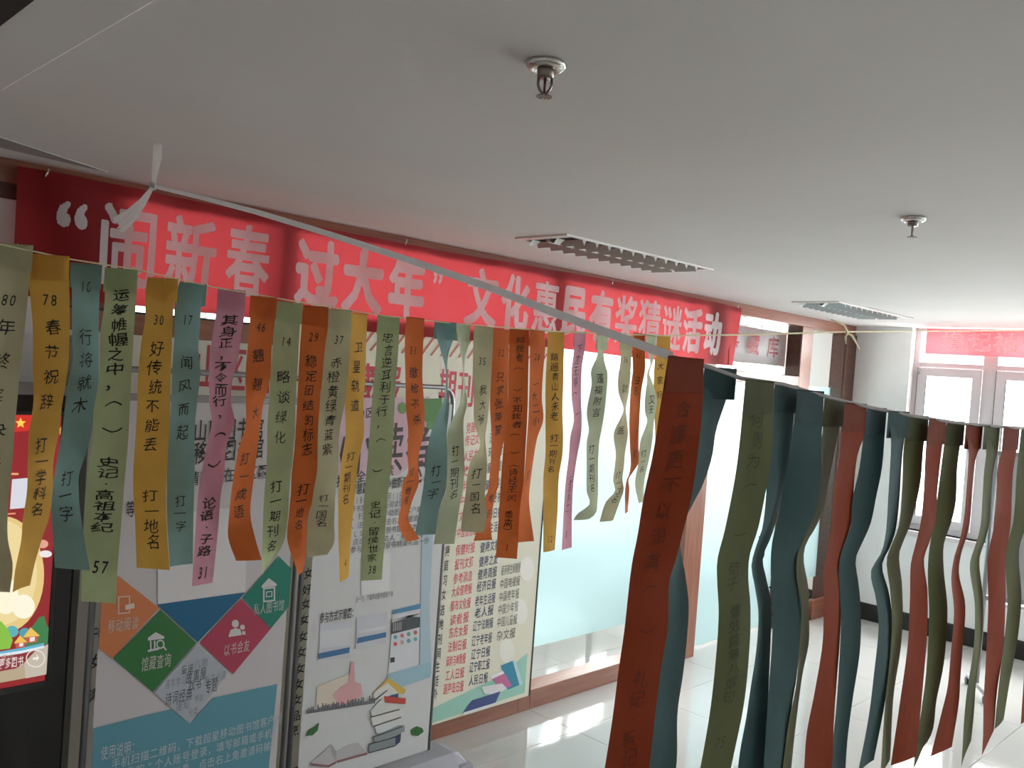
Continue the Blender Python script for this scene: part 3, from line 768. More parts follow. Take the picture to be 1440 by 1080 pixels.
cc = [(.1, .35, .4), (.6, .15, .18), (.1, .35, .3), (.4, .12, .08), (.55, .1, .1), (.5, .3, .35), (.05, .3, .4), (.15, .4, .35)]
for k in range(8): P2.ell(556+(k % 4)*9.4, 896+(k//4)*9.5-(k % 4)*2.2, 2.6, 2.9, cc[k], 'printed_icon', 3, 12)
P2.poly([(549, 925), (555, 924), (555, 931), (549, 932)], (.03, .03, .03), 'printed_icon', 3)
P2.poly([(594, 700), (612, 698), (604, 850), (607, 948), (590, 952)], (.40, .54, .62), 'wash', 1)
# sky wash, pink splash, skyline
P2.poly([(446, 965), (500, 945), (500, 985), (444, 995)], (.66, .60, .50), 'wash', 1)
P2.poly([(545, 948), (606, 930), (606, 952), (540, 975)], (.32, .50, .60), 'wash', 1)
P2.poly([(478, 992), (468, 978), (480, 965), (490, 960), (494, 930), (498, 930), (499, 958), (508, 962), (510, 978), (496, 986)], (.66, .36, .38), 'paint_splash', 2)
rs = random.Random(3)
for k in range(44):
    x = 431+k*2.2; hh = rs.uniform(4, 12)
    if x > 526: x += 46
    if x > 606: continue
    yb_ = 1003-(x-430)*.30 if x > 560 else 1004-(x-430)*.155
    P2.poly([(x, yb_), (x+1.5, yb_), (x+1.6, yb_-hh), (x+.3, yb_-hh)], (.07, .07, .09), 'skyline', 3)
# printed stack of books
bk_ = [((527, 974), (546, 953), (572, 970), (566, 980), (552, 968), (530, 985), (.66, .45, .08)),]
P2.poly([(526, 974), (546, 953), (571, 970), (568, 976), (560, 976), (545, 960)], (.62, .42, .08), 'printed_book', 3)
P2.poly([(526, 974), (545, 960), (560, 974), (532, 984), (525, 980)], (.66, .66, .62), 'printed_book', 4)
P2.poly([(540, 980), (560, 975), (560, 982), (541, 984)], (.05, .08, .2), 'printed_book', 3)
P2.poly([(540, 979), (571, 982), (570, 990), (541, 988)], (.50, .06, .04), 'printed_book', 5)
P2.poly([(521, 1000), (540, 979), (541, 988), (568, 991), (567, 996), (524, 1009)], (.60, .63, .60), 'printed_book', 4)
P2.poly([(521, 1008), (564, 996), (568, 1001), (560, 1012), (525, 1022)], (.68, .68, .66), 'printed_book', 5)
P2.poly([(527, 1021), (566, 1007), (569, 1011), (566, 1021), (530, 1032)], (.62, .66, .66), 'printed_book', 6)
P2.poly([(525, 1036), (560, 1020), (569, 1020), (569, 1029), (527, 1044)], (.26, .30, .32), 'printed_book', 7)
P2.poly([(519, 1046), (556, 1036), (556, 1048), (519, 1058)], (.22, .27, .28), 'printed_book', 8)
P2.poly([(556, 1036), (564, 1031), (563, 1043), (556, 1049)], (.03, .05, .10), 'printed_book', 8)
for a_, b_ in (((521, 1008), (562, 997)), ((525, 1021), (564, 1008)), ((525, 1036), (566, 1021)), ((519, 1046), (556, 1036)), ((519, 1058), (556, 1048)), ((526, 985), (545, 970))):
    P2.poly([a_, b_, (b_[0], b_[1]+1.4), (a_[0], a_[1]+1.4)], (.04, .04, .04), 'printed_line', 9)
P2.poly([(430, 1035), (434, 1026), (442, 1022), (449, 1016), (447, 1027), (440, 1034)], (.03, .14, .03), 'printed_leaf', 3)
P2.poly([(577, 1027), (586, 1021), (594, 1024), (596, 1029), (588, 1035), (580, 1034)], (.03, .14, .03), 'printed_leaf', 3)
P2.poly([(436, 1073), (452, 1060), (466, 1046), (473, 1057), (490, 1048), (503, 1044), (516, 1058), (492, 1064), (473, 1070), (462, 1076)], (.50, .48, .50), 'printed_open_book', 3)
P2.poly([(436, 1073), (462, 1076), (473, 1070), (472, 1074), (462, 1079), (438, 1077)], (.24, .12, .12), 'printed_open_book', 4)
P2.poly([(473, 1070), (516, 1058), (517, 1061), (474, 1073)], (.24, .12, .12), 'printed_open_book', 4)
P2.poly([(466, 1046), (473, 1057), (473, 1070), (467, 1060)], (.36, .35, .37), 'printed_open_book', 4)

# ================================================================== ADVERTISING DISPLAY (left edge)
YK = 3.08
kk = tag(empty('advertising_display'), 'tall black advertising display with a lit red screen at the left edge', 'display')
kx0, kx1 = .28, 1.075
m = MB(); m.box((kx0, YK, .06), (kx1, YK+.20, 1.83), .012); m.build('cabinet', MT['blackpl'], kk)
box('foot', (kx0-.04, YK-.12, 0), (kx1-.02, YK+.30, .06), MT['blackpl'], kk, .01)
box('top_rail', (kx0, YK-.006, 1.80), (kx1, YK-.001, 1.835), MT['alu'], kk, .001)
KP = Plate(YK-.004, kk, emit=1.0)
s0, s1x, sz0, sz1 = .36, 1.0, .855, 1.735
f = MB()
for a_, b_ in (((s0-.02, sz0-.02), (s1x+.012, sz0)), ((s0-.02, sz1), (s1x+.012, sz1+.012)), ((s0-.02, sz0), (s0, sz1)), ((s1x, sz0), (s1x+.012, sz1))):
    f.box((a_[0], YK-.010, a_[1]), (b_[0], YK, b_[1]), .002)
f.build('bezel', MT['gasket'], kk)
pm('screen', [(s0, YK-.003, sz0), (s1x, YK-.003, sz0), (s1x, YK-.003, sz1), (s0, YK-.003, sz1)], [(0, 1, 2, 3)], ng((.27, .018, .022), 1.0), kk)
KP.poly([(-20, 582), (80, 581), (70, 601), (38, 606), (-20, 612)], (.60, .03, .02), 'flag_field', 1)
st = []
for k in range(10):
    r_ = 8 if k % 2 == 0 else 3.4; a_ = -pi/2+k*pi/5
    st.append((29+r_*cos(a_), 595+r_*1.0*sin(a_)))
KP.poly(st, (.95, .62, .10), 'printed_star', 3)
KP.poly([(83, 603), (90, 596), (90, 606), (84, 612)], (.55, .28, .08), 'printed_shape', 2)
KP.poly([(16, 665), (26, 665), (26, 668), (16, 668)], (.8, .35, .15), 'printed_shape', 2)
KP.poly([(17, 674), (40, 672), (38, 714), (14, 716)], (.66, .66, .72), 'white_card', 2)
KP.poly([(8, 722), (22, 721), (22, 723), (8, 724)], (.8, .35, .15), 'printed_shape', 2)
def clipell(cx, cy, rx, ry, c, lay, x1=74):
    KP.poly([(min(cx+rx*cos(2*pi*k/40), x1), cy+ry*sin(2*pi*k/40)) for k in range(40)], c, 'printed_lantern', lay)
clipell(5, 808, 57, 82, (.76, .55, .22), 2); clipell(2, 805, 50, 74, (.82, .66, .32), 3)
KP.ell(8, 838, 18, 26, (.95, .88, .66), 'printed_lantern', 4); KP.ell(33, 853, 16, 17, (.95, .88, .70), 'printed_lantern', 5)
KP.ell(60, 765, 8, 6, (.72, .35, .25), 'printed_cloud', 4); KP.ell(64, 779, 9, 5, (.8, .75, .75), 'printed_cloud', 5)
KP.poly([(30, 900), (46, 880), (55, 868), (62, 866), (66, 880), (70, 884), (68, 905), (40, 912)], (.05, .20, .07), 'printed_hill', 6)
KP.poly([(-10, 872), (2, 874), (12, 886), (18, 900), (14, 912), (-10, 915)], (.24, .50, .06), 'printed_hill', 6)
KP.ell(17, 888, 9, 8, (.10, .42, .46), 'printed_hill', 5); KP.ell(35, 890, 8, 7, (.08, .32, .40), 'printed_hill', 5)
for cx, cy, sc in ((43, 893, 1.2), (28, 902, .95)):
    KP.poly([(cx-9*sc, cy+3*sc), (cx, cy-9*sc), (cx+11*sc, cy+1*sc)], (.80, .50, .10), 'printed_roof', 8)
    KP.poly([(cx-7*sc, cy+3*sc), (cx+9*sc, cy+1*sc), (cx+8*sc, cy+8*sc), (cx-6*sc, cy+10*sc)], (.50, .10, .07), 'printed_house', 7)
    KP.poly([(cx-1*sc, cy+3*sc), (cx+5*sc, cy+2*sc), (cx+5*sc, cy+7*sc), (cx-1*sc, cy+8*sc)], (.8, .72, .68), 'printed_house', 8)
KP.poly([(-10, 918), (30, 911), (62, 904), (62, 909), (30, 917), (-10, 924)], (.12, .42, .58), 'printed_waves', 9)
KP.poly([(-10, 921), (30, 915), (62, 908), (62, 911), (30, 919), (-10, 925)], (.7, .76, .8), 'printed_waves', 10)
KP.poly([(-10, 928), (54, 914), (50, 930), (36, 932), (22, 940), (-10, 946)], (.24, .03, .04), 'printed_band', 9)
KP.poly([(-10, 945), (22, 938), (34, 927), (50, 918), (69, 905), (67, 948), (-10, 962)], (.45, .36, .24), 'printed_cliff', 8)
KP.poly([(34, 932), (50, 915), (69, 905), (67, 948), (36, 954)], (.52, .46, .38), 'printed_cliff', 9)
KP.texts([('查看历史更多图书', (-34, 938), (29, 930), .036)], (.72, .62, .60), 'screen_lettering', 11, .03)
KP.texts([('书香连山', (-14, 928), (15, 923), .022)], (.45, .30, .25), 'screen_lettering', 11)
def circ_ring(P, cx, cy, rx, ry, w, c, lay):
    n = 32; V = []; F = []
    for k in range(n):
        a_ = 2*pi*k/n
        for s_ in (0, 1): V.append(onY(cx+(rx-w*s_)*cos(a_), cy+(ry-w*s_)*sin(a_), P.Y-.0006*lay))
    for k in range(n): F.append((2*k, 2*k+1, (2*k+3) % (2*n), (2*k+2) % (2*n)))
    pm('arrow_ring', V, F, P.mat(c), P.par)
circ_ring(KP, 50, 926, 13.5, 12.5, 1.4, (.8, .72, .62), 12)
KP.poly([(46, 925), (52, 924), (51, 920), (55, 925), (51, 930), (51, 927), (46, 928)], (.85, .8, .72), 'arrow', 12)

# ================================================================== STRINGS AND PAPER STRIPS
# far string: parallel to the glass wall at Y = 2.0; near string leaves the lens towards the right
PB, NB = Vector((0, 2.0, 0)), Vector((0, 1, 0))
dA = (.8*_r+.6*_h).normalized(); PA = .248*_r+1.25*_h; NA = Vector((-dA.y, dA.x, 0))
WS = .07
def interp(rows, y):
    """smooth interpolation of (y, xl, xr)"""
    n = len(rows)
    if y <= rows[0][0]: return rows[0][1], rows[0][2]
    if y >= rows[-1][0]: return rows[-1][1], rows[-1][2]
    for i in range(n-1):
        if rows[i][0] <= y <= rows[i+1][0]:
            y0, y1 = rows[i][0], rows[i+1][0]; t_ = (y-y0)/(y1-y0)
            out = []
            for c_ in (1, 2):
                p1, p2 = rows[i][c_], rows[i+1][c_]
                m1 = (p2-rows[i-1][c_])/(y1-rows[i-1][0]) if i > 0 else (p2-p1)/(y1-y0)
                m2 = (rows[i+2][c_]-p1)/(rows[i+2][0]-y0) if i < n-2 else (p2-p1)/(y1-y0)
                m1 *= (y1-y0); m2 *= (y1-y0)
                t2, t3 = t_*t_, t_*t_*t_
                out.append((2*t3-3*t2+1)*p1+(t3-2*t2+t_)*m1+(-2*t3+3*t2)*p2+(t3-t2)*m2)
            return out
class Strip:
    def __init__(s, rows, P, n, dep=0.0, curl=.003, seed=0, sgn=1, N=46, wav=.006, cut=(0, 0)):
        rnd = random.Random(seed); s.y0, s.y1 = rows[0][0], rows[-1][0]; s.N = N
        Ls = []; D = []
        ph = rnd.uniform(0, 6)
        for k in range(N+1):
            y = s.y0+(s.y1-s.y0)*k/N
            xl, xr = interp(rows, y); xc = (xl+xr)/2
            C = onP(xc, y, P, n)
            dc = (C-CO).dot(CF)+dep+wav*sin(ph+k*.33)*min(1, k/6)
            rl, rr = ray(xl, y), ray(xr, y); rc = ray(xc, y)
            a = (rr-rl).length*dc
            D.append(sqrt(max(0, WS*WS-a*a)))
            Ls.append((rl, rr, dc, CO.z+rc.z*dc))
        for _ in range(3): D = [D[0]]+[(D[i-1]+2*D[i]+D[i+1])/4 for i in range(1, N)]+[D[N]]
        s.R = []
        for k in range(N+1):
            rl, rr, dc, z = Ls[k]; d = D[k]*sgn
            t_ = k/N; v = 0
            PL = CO+rl*(dc-d/2); PR = CO+rr*(dc+d/2)
            PL.z = z; PR.z = z
            if k == N: PL.z += cut[0]; PR.z += cut[1]
            s.R.append((PL, PR, curl*sin(ph*2+k*.21)))
    def at(s, u, y, lift=0.0):
        f_ = (y-s.y0)/(s.y1-s.y0)*s.N; f_ = max(0, min(s.N-1e-6, f_)); i = int(f_); t_ = f_-i
        A, B_, c0 = s.R[i]; A2, B2, c1 = s.R[i+1]
        L = A.lerp(A2, t_); R_ = B_.lerp(B2, t_)
        c_ = c0*(1-t_)+c1*t_
        e = (R_-L)
        nn = Vector((e.y, -e.x, 0))
        if nn.length < 1e-6: nn = Vector((0, -1, 0))
        nn.normalize()
        p = L+e*(u+.5)+nn*(c_*cos(u*pi))
        if lift: p = p-(p-CO).normalized()*lift
        return p
    def mesh(s, name, mat, par):
        nc = 6; V = []; F = []
        for k in range(s.N+1):
            y = s.y0+(s.y1-s.y0)*k/s.N
            for j in range(nc+1): V.append(s.at(j/nc-.5, y))
        for k in range(s.N):
            for j in range(nc): a_ = k*(nc+1)+j; F.append((a_, a_+nc+1, a_+nc+2, a_+1))
        return pm(name, V, F, mat, par, True)
    def flap(s, h, mat, par, back=False, name='folded_flap', wide=None, lift=.0035):
        """the end of the strip folded over the string and glued down"""
        sg_ = 1 if not back else -1
        V = []; F = []; A, B_, c0 = s.R[0]
        if wide: A, B_ = wide
        w = (A-CO).normalized(); w.z = 0
        pts = [(0.0, 0.0), (.0035, lift*.6*sg_), (.0, lift*1.2*sg_), (-h*.5, lift*1.5*sg_), (-h, lift*1.2*sg_)]
        nc = 5
        for dz, dl in pts:
            for j in range(nc+1):
                p = A.lerp(B_, j/nc)+Vector((0, 0, dz)); V.append(p-w*dl)
        for k in range(len(pts)-1):
            for j in range(nc): a_ = k*(nc+1)+j; F.append((a_, a_+1, a_+nc+2, a_+nc+1))
        return pm(name, V, F, mat, par, True)
def write(st, groups, mat, par, seed=0, bold=0.0, rel=.66, name='handwriting', shift=0.0):
    """hand lettering running down a strip; groups: (text, y_first, y_last)"""
    rnd = random.Random(seed*31+5); tx = TX()
    for g in groups:
        txt, ya, yb_ = g[:3]; r_ = g[3] if len(g) > 3 else rel
        n = len(txt)
        horiz = all(c in '0123456789' for c in txt)
        if horiz:
            pc = st.at(0, ya); ppm = FPX/((pc-CO).dot(CF)); hp = r_*WS*ppm*.95
            cx = -(n-1)*.5
            for i, ch in enumerate(txt):
                V, F, a_ = glyph(ch, bold)
                sk = rnd.uniform(.15, .3); tx.add([st.at(shift+(x*.62+sk*y*.4+(cx+i)*.42)*r_*1.0, ya-(y+rnd.uniform(0, 0))*hp, .0016) for x, y in V], F)
            continue
        for i, ch in enumerate(txt):
            if ch == ' ': continue
            y = ya+(yb_-ya)*i/(n-1) if n > 1 else ya
            pc = st.at(0, y); ppm = FPX/((pc-CO).dot(CF)); hp = r_*WS*ppm
            if n > 1: hp = min(hp, abs(yb_-ya)/(n-1)*.98)
            V, F, a_ = glyph({'（': '︵', '）': '︶'}.get(ch, ch), bold)
            if not V: continue
            rot = rnd.uniform(-.10, .06); sh = rnd.uniform(.05, .22); sx = rnd.uniform(.82, 1.08); sy = rnd.uniform(.85, 1.1)
            p1, p2 = rnd.uniform(0, 6), rnd.uniform(0, 6); jx = rnd.uniform(-.05, .05)
            tx.add([st.at(shift+jx+((gx*sx*cos(rot)-gy*sin(rot))+.03*sin(gy*7+p1))*r_, y-((gy*sy*cos(rot)+gx*sin(rot))+sh*gx+.03*sin(gx*8+p2))*hp, .0016) for gx, gy in V], F)
    return tx.build(name, mat, par)

def N(rows): return rows
# name, colour, rows, writing, label
FAR = [
 ('tan', [(345,-10,47),(400,-14,41),(440,-18,37),(515,-26,29),(610,-34,20),(630,-36,19),(705,-40,12),(755,-40,11),(792,-34,18),(831,-38,14)],
  [('80',422,422),('年终奖快去领',460,700)], 'tan paper strip numbered 80 cut off by the left edge'),
 ('yellow', [(361,46,98),(392,40,97),(415,42,98),(465,46,98),(515,46,96),(565,47,88),(607,41,83),(650,39,75),(690,38,74),(730,32,69),(757,30,60),(795,22,49),(828,18,42)],
  [('78',422,422),('春节祝辞',460,565),('打一学科名',626,716)], 'yellow paper strip numbered 78 on the far string'),
 ('teal', [(373,99,144),(415,101,140),(465,101,139),(510,102,139),(540,95,138),(575,91,132),(602,88,130),(635,82,122),(665,77,112),(700,72,111),(735,73,115),(770,75,121),(800,77,127)],
  [('18',403,403),('行将就木',474,570),('打一字',673,722)], 'teal paper strip numbered 18 between yellow 78 and green 57'),
 ('green', [(380,147,194),(427,147,191),(470,141,188),(527,140,185),(565,133,183),(610,131,181),(680,122,175),(742,118,170),(805,115,165),(847,114,163)],
  [('运筹帷幄之中，',415,540),('（',560,560),('）',612,612),('史记·高祖本纪',650,742),('57',798,798)], 'light green paper strip with bold brush writing numbered 57'),
 ('yellow', [(393,207,251),(418,204,245),(450,204,243),(480,199,242),(530,194,240),(590,192,239),(680,187,234),(740,190,235),(800,192,239)],
  [('30',450,450),('好传统不能丢',490,625),('打一地名',697,762)], 'yellow paper strip numbered 30 beside teal strip 17'),
 ('teal', [(400,252,291),(420,246,284),(465,245,281),(490,244,279),(520,242,282),(560,241,278),(602,238,274),(655,235,274),(730,235,272),(795,239,271)],
  [('17',450,450),('闻风而起',510,608),('打一字',704,740)], 'teal paper strip numbered 17 between yellow 30 and pink 31'),
 ('pink', [(409,306,346),(440,304,344),(472,299,339),(502,295,335),(535,294,327),(567,294,325),(592,298,330),(625,291,319),(667,283,315),(700,278,310),(742,275,307),(822,270,299)],
  [('其身正，不令而行，',450,580),('（',603,603),('）',662,662),('论语·子路',708,775),('31',805,805)], 'pink paper strip with bold brush writing numbered 31'),
 ('orange', [(419,352,390),(457,351,385),(490,348,382),(532,345,380),(570,346,370),(600,345,366),(632,335,362),(680,327,356),(725,322,352),(757,321,359),(788,332,368)],
  [('46',460,460),('翘翘大',500,580),('打一成语',645,720)], 'orange paper strip numbered 46 next to the pink strip'),
 ('green', [(427,390,426),(457,386,422),(510,382,419),(557,379,416),(600,376,415),(650,375,411),(690,372,407),(725,370,405),(760,369,400),(785,369,388),(805,369,373)],
  [('14',480,480),('略谈绿化',530,615),('打一期刊名',684,768)], 'light green paper strip numbered 14 between two orange strips'),
 ('orange', [(432,426,462),(460,424,461),(500,421,456),(545,419,452),(582,417,449),(630,414,449),(670,410,446),(695,409,443),(725,406,434),(757,404,431),(785,413,430),(805,420,427)],
  [('29',474,474),('稳定团结的标志',508,632),('打一地名',688,738)], 'orange paper strip numbered 29 between green 14 and tan 37'),
 ('tan', [(437,461,495),(482,459,493),(520,453,490),(565,450,485),(610,447,477),(660,446,476),(690,441,472),(735,435,470),(762,431,470),(782,433,460)],
  [('37',478,478),('赤橙黄绿青蓝紫',510,632),('打一国名',700,735)], 'tan paper strip numbered 37 twisting at its lower half'),
 ('yellow', [(442,493,517),(482,491,515),(530,487,514),(570,485,511),(610,486,512),(650,480,504),(700,476,499),(750,476,494),(815,478,490)],
  [('卫星轨道',488,570),('打一期刊名',642,702),('4',792,792)], 'narrow yellow paper strip between tan 37 and green 38'),
 ('green', [(446,531,562),(495,529,560),(545,525,556),(595,521,554),(645,517,551),(700,512,545),(757,509,541),(816,507,537)],
  [('忠言逆耳利于行，',475,596),('（',614,614),('）',668,668),('史记·留侯世家',710,784),('38',801,801)], 'light green paper strip numbered 38 hanging over the book poster'),
 ('orange', [(448,571,597),(490,569,595),(530,570,594),(575,571,597),(607,574,596),(640,573,589),(662,574,588),(680,566,589),(708,564,579),(733,560,574),(748,565,582),(760,572,590)],
  [('31',493,493),('缴枪不杀',524,590),('打一地名',664,704)], 'orange paper strip numbered 31 kinked near its foot'),
 ('teal', [(454,611,642),(475,614,638),(495,620,631),(517,626,628.6),(545,626.5,629),(567,622,632),(582,615,631),(612,605,628),(640,600,629),(687,595,627),(715,590,618),(752,583,612)],
  [('打一字',662,694)], 'teal paper strip twisted to a point beside a pale green strip'),
 ('pale', [(457,641,662),(480,644,660),(502,649,654),(520,651,653),(540,651.5,654),(567,647,657),(590,636,652),(610,629,652),(660,628,653),(690,627,651),(715,618,646),(765,610,639)],
  [('打一期刊名',634,695)], 'pale green paper strip twisted thin near its top'),
 ('tan', [(461,667,694),(507,665,692),(557,666,689),(595,667,685),(615,674,682),(630,674,683),(645,663,685),(670,657,684),(700,654,682),(725,650,685),(748,648,680)],
  [('35',508,508),('我大爷',548,590),('打一国名',666,715)], 'tan paper strip numbered 35 left of the orange cluster'),
 ('orange', [(464,694,716),(520,691,715),(570,689,714),(607,691,712),(635,691,705),(660,689,702),(685,687,700),(705,681,695),(722,681,692),(740,672,690),(760,666,692)],
  [('32',496,496),('只求张莱蒙',530,605),('地名',700,722)], 'orange paper strip numbered 32, leftmost of three overlapping orange strips'),
 ('orange', [(464,717,744),(520,715,743),(570,714,742),(630,708,739),(682,704,736),(732,701,731),(785,697,727)],
  [('知我者（',478,515),('）不知我者（',552,608),('）（诗经王风·黍离）',640,748),('1',770,770)], 'orange paper strip of small vertical verse, middle of three overlapping orange strips'),
 ('orange', [(466,745,766),(485,745,767),(520,745,764),(560,744,762),(590,743,764),(618,741,755),(670,737,747),(707,732,744),(762,728,751)],
  [('28',502,502),('一大二小',540,592),('打',668,668)], 'orange paper strip numbered 28, rightmost of three overlapping orange strips'),
 ('yellow', [(468,771,794),(502,769,793),(543,767,792),(577,767,791),(610,767,792),(640,767,791),(670,764,786),(720,764,784),(775,764,780)],
  [('踏遍青山人未老',502,585),('打一期刊名',616,660),('12',758,758)], 'yellow paper strip between the orange cluster and the pink strip'),
 ('pink', [(468,807,824),(493,807,822),(518,804,818),(560,804,817),(590,807,818),(613,802,817),(640,800,812),(682,795,806),(732,792,804),(772,790,804)],
  [('下言无得',490,538),('（',549,549),('）',586,586),('（老子五十）',668,722),('3',752,752)], 'slim pink paper strip in front of the bright frosted glass'),
 ('pale', [(472,839,855),(498,840,849),(523,831,854),(540,832,854),(580,825,850),(605,828,846),(620,825,843),(655,825,841),(690,825,841),(708,829,840),(722,812,838),(731,806,828)],
  [('蓬福附言',532,580),('打一期刊名',632,686)], 'pale green paper strip with a curled foot in front of the frosted glass'),
 ('tan', [(473,872,890),(485,870,888),(500,873,888),(535,869,886),(553,870,884),(575,877,880),(587,873,881),(610,863,883),(637,866,879),(660,864,877),(675,862,875),(690,865,877),(705,852,872),(733,843,862)],
  [('36',506,506),('封',546,546),('底',605,605),('打一国名',668,702)], 'twisted tan paper strip with an angled foot'),
 ('orange', [(470,891,907),(495,889,907),(520,890,907),(548,887,902),(593,885,899),(630,886,898),(650,887,899),(665,885,890),(675,881,884),(690,879,885),(722,879,882.5)],
  [('41',500,500),('日记：',535,565),('打',638,638)], 'narrow orange paper strip tapering to a curl'),
 ('pale', [(473,909,923),(488,909,921),(505,913,919),(512,915,917),(525,910,913),(536,910,917),(560,907,924),(580,907,922),(592,910,920),(622,900,917),(650,898,912),(678,893,906),(706,898,905)],
  [('又无',562,576),('打一名',638,660)], 'pale spiral paper strip beside the last yellow strip'),
 ('yellow', [(473,924,943),(520,920,941),(560,919,937),(600,921,935),(640,921,934),(690,918,932)],
  [('大家好',515,555)], 'last yellow paper strip partly behind the big near orange strip'),
]
gl = 'riddle strips on the far string'
for i, (colr, rows, wr_, lab) in enumerate(FAR):
    root = tag(empty('paper_strip'), lab, 'paper strip', gl)
    cut = (0, 0)
    st = Strip(rows, PB, NB, dep=((.022, -.008, .007)[i % 3]), curl=.0035 if i not in (14, 15) else .001, seed=i, cut=cut)
    st.mesh('sheet', MT['p_'+colr], root)
    st.flap(.05, MT['p_'+colr], root, back=(i != 1))
    bold = .010 if i in (3, 6) else 0.0
    write(st, wr_, MT['ink'], root, seed=i, bold=bold, rel=(.60 if i in (3, 6) else .50))
    if i in (0, 3, 4, 8):
        p = st.at(.1, rows[0][0]+3, .004); MB().tube([p, p+Vector((.0, 0, .010))], .0008, 6).build('staple', MT['chrome'], root)

